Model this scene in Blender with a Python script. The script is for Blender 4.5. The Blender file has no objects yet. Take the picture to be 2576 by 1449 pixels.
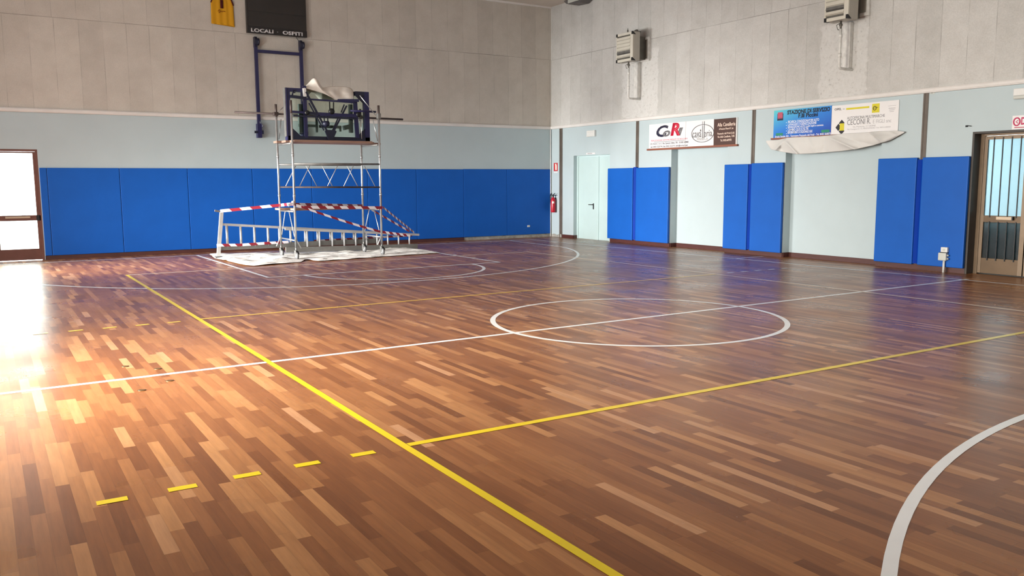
import bpy, bmesh, math, random
from mathutils import Vector, Matrix, noise
random.seed(7)
SC = bpy.context.scene
COL = SC.collection

# ------------------------------------------------------------------ camera
W, H = 2576, 1449
FPX = 2132.893
R_RIGHT = Vector((0.8485055, -0.5291595, -0.0053520))
R_UP = Vector((0.0703796, 0.1028180, 0.9922072))
R_FWD = Vector((0.5244856, 0.8422700, -0.1244837))
CAM = Vector((-2.198716, -7.820636, 1.658970))
cam = bpy.data.cameras.new('camera')
cam.sensor_fit = 'HORIZONTAL'; cam.sensor_width = 36.0
cam.lens = FPX * 36.0 / W
cam.clip_start = 0.05; cam.clip_end = 200
camo = bpy.data.objects.new('camera', cam); COL.objects.link(camo)
camo.matrix_world = Matrix(((R_RIGHT.x, R_UP.x, -R_FWD.x, CAM.x), (R_RIGHT.y, R_UP.y, -R_FWD.y, CAM.y),
                            (R_RIGHT.z, R_UP.z, -R_FWD.z, CAM.z), (0, 0, 0, 1)))
SC.camera = camo

# ------------------------------------------------------------------ exposure, sky, daylight
SC.view_settings.view_transform = 'Standard'
SC.view_settings.look = 'None'
SC.view_settings.gamma = 1.0
SC.view_settings.exposure = 0.0
SC.cycles.max_bounces = 10
SC.cycles.diffuse_bounces = 6
SC.cycles.sample_clamp_indirect = 6.0
SC.cycles.caustics_reflective = False
SC.cycles.caustics_refractive = False
wld = bpy.data.worlds.new('sky'); SC.world = wld; wld.use_nodes = True
bg = wld.node_tree.nodes['Background']
bg.inputs['Color'].default_value = (0.93, 0.97, 1.0, 1)
bg.inputs['Strength'].default_value = 3.5

def area(name, loc, direction, sx, sy, power, color, spread=180):
    l = bpy.data.lights.new(name, 'AREA'); l.shape = 'RECTANGLE'; l.size = sx; l.size_y = sy
    l.energy = power; l.color = color; l.spread = math.radians(spread)
    o = bpy.data.objects.new(name, l); COL.objects.link(o)
    o.location = loc
    o.rotation_euler = Vector(direction).to_track_quat('-Z', 'Z').to_euler()
    return o
# daylight of unseen left doors, aimed; high and front window light added as fill
DAY = (1.0, 0.965, 0.92)
area('daylight_door_near', (-5.60, 0.0, 1.25), (1, 0, -0.40), 5.0, 2.3, 950, (1.0, 0.925, 0.82), 88)
area('daylight_door_middle', (-5.60, 5.6, 1.25), (1, 0, -0.25), 3.0, 2.3, 420, DAY, 140)
area('daylight_door_far', (-5.60, 10.6, 1.25), (1, 0, -0.14), 3.2, 2.3, 520, DAY, 52)
area('fill_light_high', (-5.60, 3.0, 5.1), (1, 0, -0.1), 17.0, 1.9, 900, (1.0, 0.985, 0.965), 150)
area('fill_light_front', (4.5, -13.7, 5.1), (0, 1, -0.1), 14.0, 1.9, 110, (1.0, 0.86, 0.70))
area('daylight_yard', (-2.1, 15.6, 1.6), (0, -1, 0), 4.6, 3.2, 750, (0.97, 0.99, 1.0))

# ------------------------------------------------------------------ pixel rays (used only to read positions off the photograph)
def ray(px, py):
    return R_RIGHT * ((px - W / 2) / FPX) - R_UP * ((py - H / 2) / FPX) + R_FWD
def hit(px, py, axis, val):
    d = ray(px, py); return CAM + d * ((val - CAM[axis]) / d[axis])
def on_y(px, py, Y): return hit(px, py, 1, Y)
def on_x(px, py, X): return hit(px, py, 0, X)
def on_z(px, py, Z=0.0): return hit(px, py, 2, Z)

# ------------------------------------------------------------------ materials
def S(r, g, b):
    f = lambda c: c / 12.92 if c <= 0.04045 else ((c + 0.055) / 1.055) ** 2.4
    return (f(r / 255), f(g / 255), f(b / 255), 1)
class NT:
    def __init__(s, name):
        s.m = bpy.data.materials.new(name); s.m.use_nodes = True
        s.t = s.m.node_tree; s.b = s.t.nodes['Principled BSDF']; s.out = s.t.nodes['Material Output']
    def n(s, typ, **kw):
        nd = s.t.nodes.new(typ)
        for k, v in kw.items():
            if k.startswith('i_'):
                key = k[2:]; key = int(key) if key.isdigit() else key.replace('_', ' ')
                nd.inputs[key].default_value = v
            else: setattr(nd, k, v)
        return nd
    def l(s, a, b): s.t.links.new(a, b)
    def math(s, op, a, b=None, c=None):
        nd = s.t.nodes.new('ShaderNodeMath'); nd.operation = op
        for i, v in enumerate((a, b, c)):
            if v is None: continue
            if isinstance(v, (int, float)): nd.inputs[i].default_value = v
            else: s.l(v, nd.inputs[i])
        return nd.outputs[0]
    def mix(s, fac, a, b, blend='MIX'):
        nd = s.t.nodes.new('ShaderNodeMix'); nd.data_type = 'RGBA'; nd.blend_type = blend
        for k, v in ((0, fac), (6, a), (7, b)):
            if isinstance(v, (int, float, tuple)): nd.inputs[k].default_value = v
            else: s.l(v, nd.inputs[k])
        return nd.outputs[2]
    def coords(s):
        tc = s.n('ShaderNodeTexCoord'); sp = s.n('ShaderNodeSeparateXYZ'); s.l(tc.outputs['Object'], sp.inputs[0])
        return tc.outputs['Object'], sp.outputs
    def noise(s, vec, scale, detail=3, rough=0.55, mapscale=None):
        if mapscale:
            mp = s.n('ShaderNodeMapping'); mp.inputs['Scale'].default_value = mapscale; s.l(vec, mp.inputs[0]); vec = mp.outputs[0]
        nz = s.n('ShaderNodeTexNoise'); nz.inputs['Scale'].default_value = scale; nz.inputs['Detail'].default_value = detail
        nz.inputs['Roughness'].default_value = rough; s.l(vec, nz.inputs['Vector']); return nz.outputs['Fac']
    def ramp(s, fac, stops, interp='LINEAR'):
        r = s.n('ShaderNodeValToRGB'); cr = r.color_ramp; cr.interpolation = interp
        while len(cr.elements) < len(stops): cr.elements.new(0.5)
        for e, (p, c) in zip(cr.elements, stops): e.position = p; e.color = c
        s.l(fac, r.inputs[0]); return r.outputs[0]
    def maprange(s, v, a, b, c=0.0, d=1.0):
        nd = s.n('ShaderNodeMapRange'); nd.clamp = True
        for i, x in enumerate((a, b, c, d)): nd.inputs[i + 1].default_value = x
        s.l(v, nd.inputs[0]); return nd.outputs[0]
    def bump(s, h, strength, dist=0.01):
        b = s.n('ShaderNodeBump'); b.inputs['Strength'].default_value = strength; b.inputs['Distance'].default_value = dist
        s.l(h, b.inputs['Height']); s.l(b.outputs[0], s.b.inputs['Normal'])
def simple(name, col, rough=0.5, metal=0.0, var=0.08, scale=6.0, bump=0.0, bscale=60, spec=0.5, dist=0.004):
    t = NT(name); vec, _ = t.coords()
    f = t.noise(vec, scale, 4)
    lo = tuple(c * (1 - var) for c in col[:3]) + (1,); hi = tuple(min(1, c * (1 + var)) for c in col[:3]) + (1,)
    t.l(t.ramp(f, [(0.3, lo), (0.7, hi)]), t.b.inputs['Base Color'])
    t.b.inputs['Roughness'].default_value = rough; t.b.inputs['Metallic'].default_value = metal
    t.b.inputs['Specular IOR Level'].default_value = spec
    if bump: t.bump(t.noise(vec, bscale, 3), bump, dist)
    return t.m

def floor_mat():
    t = NT('varnished_hardwood'); vec, xyz = t.coords()
    u = t.math('DIVIDE', xyz[0], 0.07); row = t.math('FLOOR', u); fu = t.math('FRACT', u)
    wn = t.n('ShaderNodeTexWhiteNoise', noise_dimensions='1D'); t.l(row, wn.inputs['W'])
    ln = t.math('MULTIPLY_ADD', wn.outputs['Value'], 0.45, 0.5)
    v = t.math('ADD', t.math('DIVIDE', xyz[1], ln), t.math('MULTIPLY', wn.outputs['Value'], 37.3))
    col = t.math('FLOOR', v); fv = t.math('FRACT', v)
    cx = t.n('ShaderNodeCombineXYZ'); t.l(row, cx.inputs[0]); t.l(col, cx.inputs[1])
    w2 = t.n('ShaderNodeTexWhiteNoise', noise_dimensions='2D'); t.l(cx.outputs[0], w2.inputs['Vector'])
    base = t.ramp(w2.outputs['Value'], [(0.0, (0.168, 0.060, 0.0195, 1)), (0.15, (0.218, 0.082, 0.0275, 1)), (0.5, (0.270, 0.108, 0.038, 1)),
                                        (0.8, (0.338, 0.147, 0.053, 1)), (0.95, (0.43, 0.207, 0.082, 1)), (1.0, (0.47, 0.25, 0.13, 1))])
    # grain, shifted from board to board
    off = t.n('ShaderNodeVectorMath', operation='ADD'); t.l(vec, off.inputs[0]); t.l(w2.outputs['Color'], off.inputs[1])
    g = t.noise(off.outputs[0], 1.0, 5, 0.6, (46, 3.2, 1))
    grain = t.ramp(g, [(0.25, (0.80, 0.78, 0.76, 1)), (0.75, (1.14, 1.14, 1.12, 1))])
    c = t.mix(1.0, base, grain, 'MULTIPLY')
    # thin dark joints
    e = t.math('MINIMUM', fu, t.math('SUBTRACT', 1.0, fu))
    e2 = t.math('MULTIPLY', t.math('MINIMUM', fv, t.math('SUBTRACT', 1.0, fv)), 9.0)
    j = t.maprange(t.math('MINIMUM', e, e2), 0.0, 0.03, 0.72, 1.0)
    cj = t.n('ShaderNodeCombineXYZ'); [t.l(j, cj.inputs[i]) for i in range(3)]
    c = t.mix(1.0, c, cj.outputs[0], 'MULTIPLY')
    t.l(c, t.b.inputs['Base Color'])
    rg = t.noise(vec, 1.3, 3, 0.5)
    t.l(t.maprange(rg, 0.3, 0.7, 0.25, 0.34), t.b.inputs['Roughness'])
    t.b.inputs['Specular IOR Level'].default_value = 0.30
    return t.m

def panel_mat(name, axis, phase, pitch, zjoint, patches=(), tone=((0.50, 0.47, 0.42, 1), (0.55, 0.52, 0.465, 1)), joint=0.42):
    """Rough wood-cement boards: vertical joints every pitch along axis, one level joint."""
    t = NT(name); vec, xyz = t.coords()
    a = xyz[axis]; z = xyz[2]
    upper = t.math('GREATER_THAN', z, zjoint)
    sh = t.math('MULTIPLY_ADD', upper, 0.03, 0.0)
    u = t.math('DIVIDE', t.math('SUBTRACT', t.math('ADD', a, sh), phase), pitch)
    idx = t.math('FLOOR', t.math('ADD', u, 0.5))
    d = t.math('ABSOLUTE', t.math('MULTIPLY', t.math('SUBTRACT', u, idx), pitch))
    wob = t.noise(vec, 1.0, 2, 0.5, (0.01, 0.01, 1.7) if axis == 0 else (0.01, 0.01, 1.7))
    # every joint opens and closes along its length
    cxy = t.n('ShaderNodeCombineXYZ'); t.l(idx, cxy.inputs[0]); t.l(t.math('MULTIPLY', z, 1.1), cxy.inputs[1]); t.l(upper, cxy.inputs[2])
    nz = t.n('ShaderNodeTexNoise'); nz.inputs['Scale'].default_value = 1.0; nz.inputs['Detail'].default_value = 3; t.l(cxy.outputs[0], nz.inputs['Vector'])
    op = t.maprange(nz.outputs['Fac'], 0.42, 0.70, 0.05, joint)
    line = t.math('MULTIPLY', t.maprange(d, 0.003, 0.011, 1.0, 0.0), op)
    dz = t.math('ABSOLUTE', t.math('SUBTRACT', z, zjoint))
    lz = t.math('MULTIPLY', t.maprange(dz, 0.003, 0.010, 1.0, 0.0), t.maprange(t.noise(vec, 0.9, 3), 0.35, 0.6, 0.25, 0.6))
    line = t.math('MAXIMUM', line, lz)
    bd = t.n('ShaderNodeCombineXYZ'); t.l(t.math('FLOOR', u), bd.inputs[0]); t.l(upper, bd.inputs[1])
    wn = t.n('ShaderNodeTexWhiteNoise', noise_dimensions='2D'); t.l(bd.outputs[0], wn.inputs['Vector'])
    base = t.ramp(wn.outputs['Value'], [(0, tone[0]), (1, tone[1])])
    blot = t.ramp(t.noise(vec, 2.2, 6, 0.65), [(0.3, (0.90, 0.89, 0.88, 1)), (0.7, (1.05, 1.05, 1.05, 1))])
    c = t.mix(1.0, base, blot, 'MULTIPLY')
    fine = t.ramp(t.noise(vec, 55, 4, 0.7), [(0.35, (0.90, 0.90, 0.90, 1)), (0.65, (1.06, 1.06, 1.06, 1))])
    c = t.mix(1.0, c, fine, 'MULTIPLY')
    hgt = t.noise(vec, 70, 3, 0.7)
    for (u0, u1, z0, z1) in patches:
        rag = t.math('MULTIPLY_ADD', t.noise(vec, 4, 4, 0.7), 0.30, -0.15)
        mu = t.math('MULTIPLY', t.maprange(t.math('ADD', a, rag), u0 - .02, u0 + .02), t.maprange(t.math('ADD', a, rag), u1 - .02, u1 + .02, 1, 0))
        mz = t.math('MULTIPLY', t.maprange(t.math('ADD', z, rag), z0 - .02, z0 + .02), t.maprange(t.math('ADD', z, rag), z1 - .02, z1 + .02, 1, 0))
        mk = t.math('MULTIPLY', mu, mz)
        pl = t.ramp(t.noise(vec, 16, 5, 0.75), [(0.34, (0.36, 0.35, 0.33, 1)), (0.42, (0.56, 0.56, 0.54, 1)), (0.7, (0.63, 0.63, 0.61, 1))])
        c = t.mix(t.math('MULTIPLY', mk, 0.75), c, pl)
        line = t.math('MULTIPLY', line, t.math('SUBTRACT', 1.0, mk))
    c = t.mix(line, c, (0.10, 0.085, 0.07, 1))
    t.l(c, t.b.inputs['Base Color'])
    t.b.inputs['Roughness'].default_value = 0.95; t.b.inputs['Specular IOR Level'].default_value = 0.15
    t.bump(t.math('SUBTRACT', hgt, line), 0.25, 0.006)
    return t.m

def glass_mat(name, tint, transp=0.5, bscale=40, bump=0.4):
    t = NT(name); vec, _ = t.coords()
    b = t.n('ShaderNodeBump', i_Strength=bump, i_Distance=0.004)
    t.l(t.noise(vec, bscale, 3), b.inputs['Height'])
    tr = t.n('ShaderNodeBsdfTransparent', i_Color=tint); tl = t.n('ShaderNodeBsdfTranslucent', i_Color=tint)
    gl = t.n('ShaderNodeBsdfGlossy', i_Roughness=0.12); t.l(b.outputs[0], gl.inputs['Normal']); t.l(b.outputs[0], tl.inputs['Normal'])
    mx = t.n('ShaderNodeMixShader'); mx.inputs[0].default_value = transp
    t.l(tl.outputs[0], mx.inputs[1]); t.l(tr.outputs[0], mx.inputs[2])
    fr = t.n('ShaderNodeFresnel', i_IOR=1.35)
    m2 = t.n('ShaderNodeMixShader'); t.l(fr.outputs[0], m2.inputs[0]); t.l(mx.outputs[0], m2.inputs[1]); t.l(gl.outputs[0], m2.inputs[2])
    t.l(m2.outputs[0], t.out.inputs['Surface'])
    return t.m

def cloth_mat(name, col, stain=0.0, scol=(0.2, 0.2, 0.19, 1)):
    t = NT(name); vec, _ = t.coords()
    f = t.noise(vec, 3.0, 4)
    c = t.ramp(f, [(0.3, tuple(x * .93 for x in col[:3]) + (1,)), (0.7, col)])
    if stain:
        s = t.maprange(t.noise(vec, 2.6, 6, 0.72, (1, 2.6, 1)), 0.555, 0.60, 0, stain)
        c = t.mix(s, c, scol)
    t.l(c, t.b.inputs['Base Color']); t.b.inputs['Roughness'].default_value = 0.8; t.b.inputs['Specular IOR Level'].default_value = 0.25
    t.bump(t.noise(vec, 130, 2), 0.08, 0.003)
    return t.m

def wood_mat(name, c0, c1, scale, rough=0.5):
    t = NT(name); vec, _ = t.coords()
    t.l(t.ramp(t.noise(vec, 1.0, 5, 0.6, scale), [(0.3, c0), (0.7, c1)]), t.b.inputs['Base Color'])
    t.b.inputs['Roughness'].default_value = rough
    return t.m

def poster_blue():
    t = NT('printed_blue_board'); vec, xyz = t.coords()
    # printed colour gradient of the board itself: pale cyan at the top left to deep blue at the bottom right
    g = t.math('ADD', t.math('MULTIPLY', xyz[2], 0.9), t.math('MULTIPLY', xyz[1], 0.26))
    t.l(t.ramp(t.maprange(g, -0.12, 0.72), [(0.0, S(15, 60, 165)), (0.5, S(38, 120, 205)), (0.85, S(75, 170, 205)), (1.0, S(90, 195, 200))]), t.b.inputs['Base Color'])
    t.b.inputs['Roughness'].default_value = 0.4
    return t.m

M = {}
M['floor'] = floor_mat()
M['panel_back'] = panel_mat('wood_cement_board_back', 0, -1.076, 0.4824, 5.24)
M['panel_right'] = panel_mat('wood_cement_board_right', 1, 0.315, 0.487, 5.22, [(8.76, 10.15, 3.3, 5.0), (2.78, 3.85, 3.3, 4.75)], ((0.485, 0.485, 0.465, 1), (0.535, 0.535, 0.515, 1)), 0.6)  # same boards as the back wall; cooler cast of this side put into colour
M['panel_other'] = panel_mat('wood_cement_board_other', 1, 0.315, 0.487, 5.22)
M['paint'] = simple('pale_blue_wall_paint', (0.42, 0.505, 0.527, 1), 0.55, 0, 0.025, 1.5, 0.05, 40)
M['ceiling'] = simple('ceiling_plaster', (0.60, 0.56, 0.51, 1), 0.9, 0, 0.04, 2)
M['cornice'] = simple('cornice_paint', (0.66, 0.645, 0.62, 1), 0.6, 0, 0.04, 3)
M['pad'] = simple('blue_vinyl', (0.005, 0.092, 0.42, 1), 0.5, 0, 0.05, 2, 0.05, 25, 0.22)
M['pad_shaded'] = simple('shaded_blue_vinyl', (0.004, 0.040, 0.33, 1), 0.6, 0, 0.05, 2, 0.05, 25, 0.08)  # pad vinyl darkened: recess shade of the column strips put into colour
M['skirt'] = wood_mat('dark_red_skirting', (0.05, 0.014, 0.011, 1), (0.085, 0.026, 0.02, 1), (3, 3, 40), 0.4)
M['rough_plaster'] = simple('bare_rough_plaster', (0.30, 0.29, 0.26, 1), 0.95, 0, 0.35, 9, 0.5, 30)
M['steel_brown'] = simple('brown_painted_steel', (0.115, 0.095, 0.078, 1), 0.5, 0.2, 0.2, 3)
M['frame_brown'] = simple('red_brown_frame', (0.15, 0.055, 0.038, 1), 0.45, 0.1, 0.15, 4)
M['frame_bronze'] = simple('bronze_frame', (0.185, 0.13, 0.082, 1), 0.4, 0.35, 0.1, 4)
M['bronze_panel'] = simple('bronze_panel', (0.11, 0.068, 0.034, 1), 0.4, 0.35, 0.1, 4)
M['bronze_light'] = simple('pale_bronze', (0.45, 0.35, 0.25, 1), 0.4, 0.3, 0.06, 4)
M['dark_jamb'] = simple('dark_grey_jamb', (0.055, 0.048, 0.042, 1), 0.6, 0.1, 0.1, 4)
M['black'] = simple('black_metal', (0.012, 0.013, 0.014, 1), 0.4, 0.3, 0.1, 5)
M['door_green'] = simple('pale_green_door_paint', (0.47, 0.61, 0.605, 1), 0.45, 0, 0.03, 2)
M['white_plastic'] = simple('white_plastic', (0.66, 0.67, 0.65, 1), 0.4, 0, 0.03, 4)
M['grey_plastic'] = simple('grey_plastic', (0.50, 0.52, 0.48, 1), 0.45, 0, 0.05, 4)
M['white_board'] = simple('white_printed_board', (0.72, 0.72, 0.72, 1), 0.4, 0, 0.02, 2)
M['brown_board'] = simple('brown_printed_board', S(74, 50, 42), 0.45, 0, 0.05, 2)
M['ledge'] = wood_mat('red_brown_wood_ledge', (0.17, 0.055, 0.035, 1), (0.27, 0.095, 0.05, 1), (4, 1.5, 30), 0.5)
M['blue_board'] = poster_blue()
M['ink_black'] = simple('black_ink', (0.015, 0.015, 0.02, 1), 0.5, 0, 0.05)
M['ink_grey'] = simple('grey_ink', (0.17, 0.17, 0.18, 1), 0.5, 0, 0.05)
M['ink_pale'] = simple('pale_grey_ink', (0.42, 0.42, 0.43, 1), 0.5, 0, 0.05)
M['ink_red'] = simple('crimson_ink', S(190, 20, 55), 0.5, 0, 0.05)
M['ink_navy'] = simple('navy_ink', S(35, 35, 60), 0.5, 0, 0.05)
M['ink_cream'] = simple('cream_ink', S(235, 215, 200), 0.5, 0, 0.03)
M['ink_white'] = simple('white_ink', (0.80, 0.82, 0.88, 1), 0.5, 0, 0.03)
M['ink_green'] = simple('green_ink', S(35, 130, 100), 0.5, 0, 0.03)
M['ink_yellow'] = simple('yellow_ink', S(205, 195, 40), 0.5, 0, 0.03)
M['ink_redorange'] = simple('faded_red_ink', S(175, 80, 100), 0.5, 0, 0.03)
M['ink_pinkred'] = simple('pink_red_ink', S(190, 60, 100), 0.5, 0, 0.03)
M['score_black'] = simple('scoreboard_black', (0.018, 0.015, 0.013, 1), 0.35, 0, 0.2, 2)
M['score_strip'] = simple('scoreboard_lettering_strip', (0.008, 0.006, 0.006, 1), 0.4, 0, 0.1)
M['score_text'] = simple('scoreboard_letter_white', (0.55, 0.55, 0.56, 1), 0.5, 0, 0.02)
M['jersey'] = cloth_mat('yellow_jersey_cloth', (0.60, 0.30, 0.012, 1))
M['jersey_trim'] = cloth_mat('maroon_jersey_trim', (0.07, 0.008, 0.008, 1))
M['jersey_script'] = cloth_mat('brown_jersey_script', (0.26, 0.09, 0.008, 1))
M['navy'] = simple('navy_painted_steel', (0.013, 0.012, 0.065, 1), 0.42, 0.1, 0.15, 5)
M['navy_dark'] = simple('dark_navy_steel', (0.012, 0.014, 0.035, 1), 0.45, 0.2, 0.15, 5)
M['rear_grey'] = simple('dark_green_grey_steel', (0.085, 0.115, 0.115, 1), 0.5, 0.1, 0.1)
M['galv'] = simple('galvanised_tube', (0.52, 0.54, 0.55, 1), 0.30, 0.85, 0.15, 7)
M['galv_dull'] = simple('dull_galvanised_steel', (0.20, 0.20, 0.19, 1), 0.5, 0.6, 0.2, 7)
M['rust_tube'] = simple('brown_rusty_tube', (0.075, 0.055, 0.05, 1), 0.55, 0.4, 0.25, 7)
M['alu'] = simple('aluminium', (0.60, 0.60, 0.59, 1), 0.35, 0.6, 0.08, 6)
M['alu_dull'] = simple('dull_aluminium', (0.18, 0.175, 0.16, 1), 0.6, 0.2, 0.15, 6)
M['board_wood'] = wood_mat('scaffold_board_wood', (0.20, 0.118, 0.088, 1), (0.34, 0.215, 0.16, 1), (2, 30, 30), 0.7)
M['rubber'] = simple('grey_rubber', (0.10, 0.10, 0.10, 1), 0.7, 0, 0.2)
M['rim'] = simple('caster_wheel_rim', (0.40, 0.41, 0.42, 1), 0.45, 0.4, 0.1)
M['tape_red'] = simple('red_tape', (0.23, 0.008, 0.022, 1), 0.45, 0, 0.05)
M['tape_white'] = simple('white_tape', (0.78, 0.76, 0.80, 1), 0.45, 0, 0.03)
M['tarp'] = cloth_mat('white_dust_sheet', (0.84, 0.83, 0.79, 1), 0.8, (0.16, 0.155, 0.14, 1))
M['drape'] = cloth_mat('white_banner_cloth', (0.60, 0.60, 0.58, 1))
M['cover'] = cloth_mat('cream_cover_cloth', (0.70, 0.665, 0.60, 1))
M['fe_red'] = simple('fire_red_paint', (0.42, 0.008, 0.025, 1), 0.3, 0, 0.05)
M['sign_red'] = simple('sign_red', (0.46, 0.02, 0.03, 1), 0.5, 0, 0.05)
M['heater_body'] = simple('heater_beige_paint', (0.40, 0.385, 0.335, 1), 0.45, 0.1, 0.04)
M['heater_slat'] = simple('heater_cream_slat', (0.56, 0.545, 0.47, 1), 0.4, 0.1, 0.04)
M['heater_dark'] = simple('heater_dark_steel', (0.11, 0.105, 0.09, 1), 0.5, 0.3, 0.15)
M['lamp_grey'] = simple('grey_floodlight', (0.13, 0.125, 0.125, 1), 0.5, 0.3, 0.1)
M['pipe_white'] = simple('white_painted_pipe', (0.62, 0.62, 0.59, 1), 0.55, 0, 0.12, 12, 0.2, 40)
M['brass'] = simple('worn_brass', (0.20, 0.12, 0.06, 1), 0.45, 0.6, 0.2)
M['line_white'] = simple('white_court_paint', (0.81, 0.84, 0.84, 1), 0.30, 0, 0.03, 3)
M['line_yellow'] = simple('yellow_court_paint', (0.74, 0.56, 0.006, 1), 0.30, 0, 0.04, 3)
M['line_sheen'] = simple('court_paint_with_sheen', (0.74, 0.60, 0.47, 1), 0.30, 0, 0.04, 3)  # far volleyball lines: floor reflection put into the paler colour
M['line_orange'] = simple('amber_court_paint', (0.78, 0.50, 0.06, 1), 0.30, 0, 0.04, 3)
M['glass_door'] = glass_mat('frosted_door_glass', (0.90, 0.97, 0.95, 1), 0.55)
M['glass_hall'] = glass_mat('textured_blue_glass', (0.80, 0.93, 0.96, 1), 0.22, 60, 0.9)
M['glass_clear'] = None
t_ = NT('green_clear_glass')
tr_ = t_.n('ShaderNodeBsdfTransparent', i_Color=(0.86, 0.925, 0.88, 1)); gl_ = t_.n('ShaderNodeBsdfGlossy', i_Roughness=0.05, i_Color=(0.85, 0.95, 0.92, 1))
fr_ = t_.n('ShaderNodeFresnel', i_IOR=1.5); mx_ = t_.n('ShaderNodeMixShader')
t_.l(fr_.outputs[0], mx_.inputs[0]); t_.l(tr_.outputs[0], mx_.inputs[1]); t_.l(gl_.outputs[0], mx_.inputs[2]); t_.l(mx_.outputs[0], t_.out.inputs['Surface'])
M['glass_clear'] = t_.m
M['hall'] = simple('hall_paint', (0.55, 0.66, 0.68, 1), 0.7, 0, 0.03)
M['hall_dark'] = simple('hall_dark_blocker', (0.03, 0.045, 0.055, 1), 0.6, 0, 0.2)
M['asphalt'] = simple('pale_paving', (0.55, 0.55, 0.52, 1), 0.9, 0, 0.1)

# ------------------------------------------------------------------ mesh builder
WORLD = {}
class MB:
    def __init__(s): s.v = []; s.f = []; s.mi = []; s.smooth = []
    def add(s, vs, fs, mi=0, smooth=False):
        b = len(s.v); s.v += [Vector(v) for v in vs]
        for f in fs: s.f.append([b + i for i in f]); s.mi.append(mi); s.smooth.append(smooth)
        return s
    def box(s, x0, x1, y0, y1, z0, z1, mi=0, bev=0.0):
        if x0 > x1: x0, x1 = x1, x0
        if y0 > y1: y0, y1 = y1, y0
        if z0 > z1: z0, z1 = z1, z0
        bm = bmesh.new(); bmesh.ops.create_cube(bm, size=1.0)
        for v in bm.verts: v.co = Vector(((x0 + x1) / 2 + v.co.x * (x1 - x0), (y0 + y1) / 2 + v.co.y * (y1 - y0), (z0 + z1) / 2 + v.co.z * (z1 - z0)))
        if bev > 0:
            bmesh.ops.bevel(bm, geom=list(bm.edges), offset=bev, segments=2, affect='EDGES', profile=0.6)
        bm.verts.index_update()
        s.add([v.co.copy() for v in bm.verts], [[v.index for v in f.verts] for f in bm.faces], mi)
        bm.free(); return s
    def obox(s, c, ax, ay, az, mi=0):
        """box with centre c and half-extent vectors"""
        c, ax, ay, az = map(Vector, (c, ax, ay, az)); vs = []
        for i in (-1, 1):
            for j in (-1, 1):
                for k in (-1, 1): vs.append(c + ax * i + ay * j + az * k)
        return s.add(vs, [(0, 1, 3, 2), (4, 6, 7, 5), (0, 4, 5, 1), (2, 3, 7, 6), (0, 2, 6, 4), (1, 5, 7, 3)], mi)
    def bar(s, p0, p1, w, h, up=(0, 0, 1), mi=0):
        p0, p1, up = Vector(p0), Vector(p1), Vector(up); d = p1 - p0
        a = d.normalized(); r = a.cross(up)
        if r.length < 1e-4: r = a.cross(Vector((1, 0, 0)))
        r.normalize(); u = r.cross(a)
        return s.obox((p0 + p1) / 2, d / 2, r * (w / 2), u * (h / 2), mi)
    def tube(s, pts, r, n=10, mi=0, caps=True):
        pts = [Vector(p) for p in pts]; rings = []
        rr = r if isinstance(r, (list, tuple)) else [r] * len(pts)
        ref = None
        for i, p in enumerate(pts):
            d = (pts[min(i + 1, len(pts) - 1)] - pts[max(i - 1, 0)]).normalized()
            if ref is None:
                ref = d.cross(Vector((0, 0, 1)));
                if ref.length < 1e-3: ref = d.cross(Vector((1, 0, 0)))
            ref = (ref - d * ref.dot(d)).normalized(); q = d.cross(ref)
            rings.append([p + (ref * math.cos(2 * math.pi * k / n) + q * math.sin(2 * math.pi * k / n)) * rr[i] for k in range(n)])
        vs = [v for rg in rings for v in rg]; fs = []
        for i in range(len(pts) - 1):
            for k in range(n): fs.append((i * n + k, i * n + (k + 1) % n, (i + 1) * n + (k + 1) % n, (i + 1) * n + k))
        s.add(vs, fs, mi, True)
        if caps:
            b = len(s.v) - len(vs)
            s.f.append([b + k for k in range(n)][::-1]); s.mi.append(mi); s.smooth.append(False)
            s.f.append([b + (len(pts) - 1) * n + k for k in range(n)]); s.mi.append(mi); s.smooth.append(False)
        return s
    def prism(s, poly, axis, a0, a1, mi=0):
        """poly: 2-D outline in the two remaining axes (in x,y,z order); extruded from a0 to a1"""
        o = [i for i in range(3) if i != axis]; n = len(poly); vs = []
        for a in (a0, a1):
            for p in poly:
                v = [0, 0, 0]; v[axis] = a; v[o[0]] = p[0]; v[o[1]] = p[1]; vs.append(v)
        fs = [list(range(n))[::-1], list(range(n, 2 * n))] + [(i, (i + 1) % n, n + (i + 1) % n, n + i) for i in range(n)]
        return s.add(vs, fs, mi)
    def lathe(s, c, prof, axis=2, n=20, mi=0):
        """prof: [(radius, height)] about an axis through c"""
        o = [i for i in range(3) if i != axis]; vs = []; m = len(prof)
        for (r, h) in prof:
            for k in range(n):
                v = list(c); a = 2 * math.pi * k / n
                v[axis] += h; v[o[0]] += r * math.cos(a); v[o[1]] += r * math.sin(a); vs.append(v)
        fs = [(i * n + k, i * n + (k + 1) % n, (i + 1) * n + (k + 1) % n, (i + 1) * n + k) for i in range(m - 1) for k in range(n)]
        s.add(vs, fs, mi, True); b = len(s.v) - len(vs)
        for row in (0, m - 1):
            if prof[row][0] > 1e-5: s.f.append([b + row * n + k for k in range(n)]); s.mi.append(mi); s.smooth.append(False)
        return s
    def grid(s, rows, mi=0, smooth=True):
        """rows of points -> quad sheet"""
        m = len(rows[0]); vs = [p for r in rows for p in r]
        return s.add(vs, [(i * m + j, i * m + j + 1, (i + 1) * m + j + 1, (i + 1) * m + j) for i in range(len(rows) - 1) for j in range(m - 1)], mi, smooth)

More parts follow.
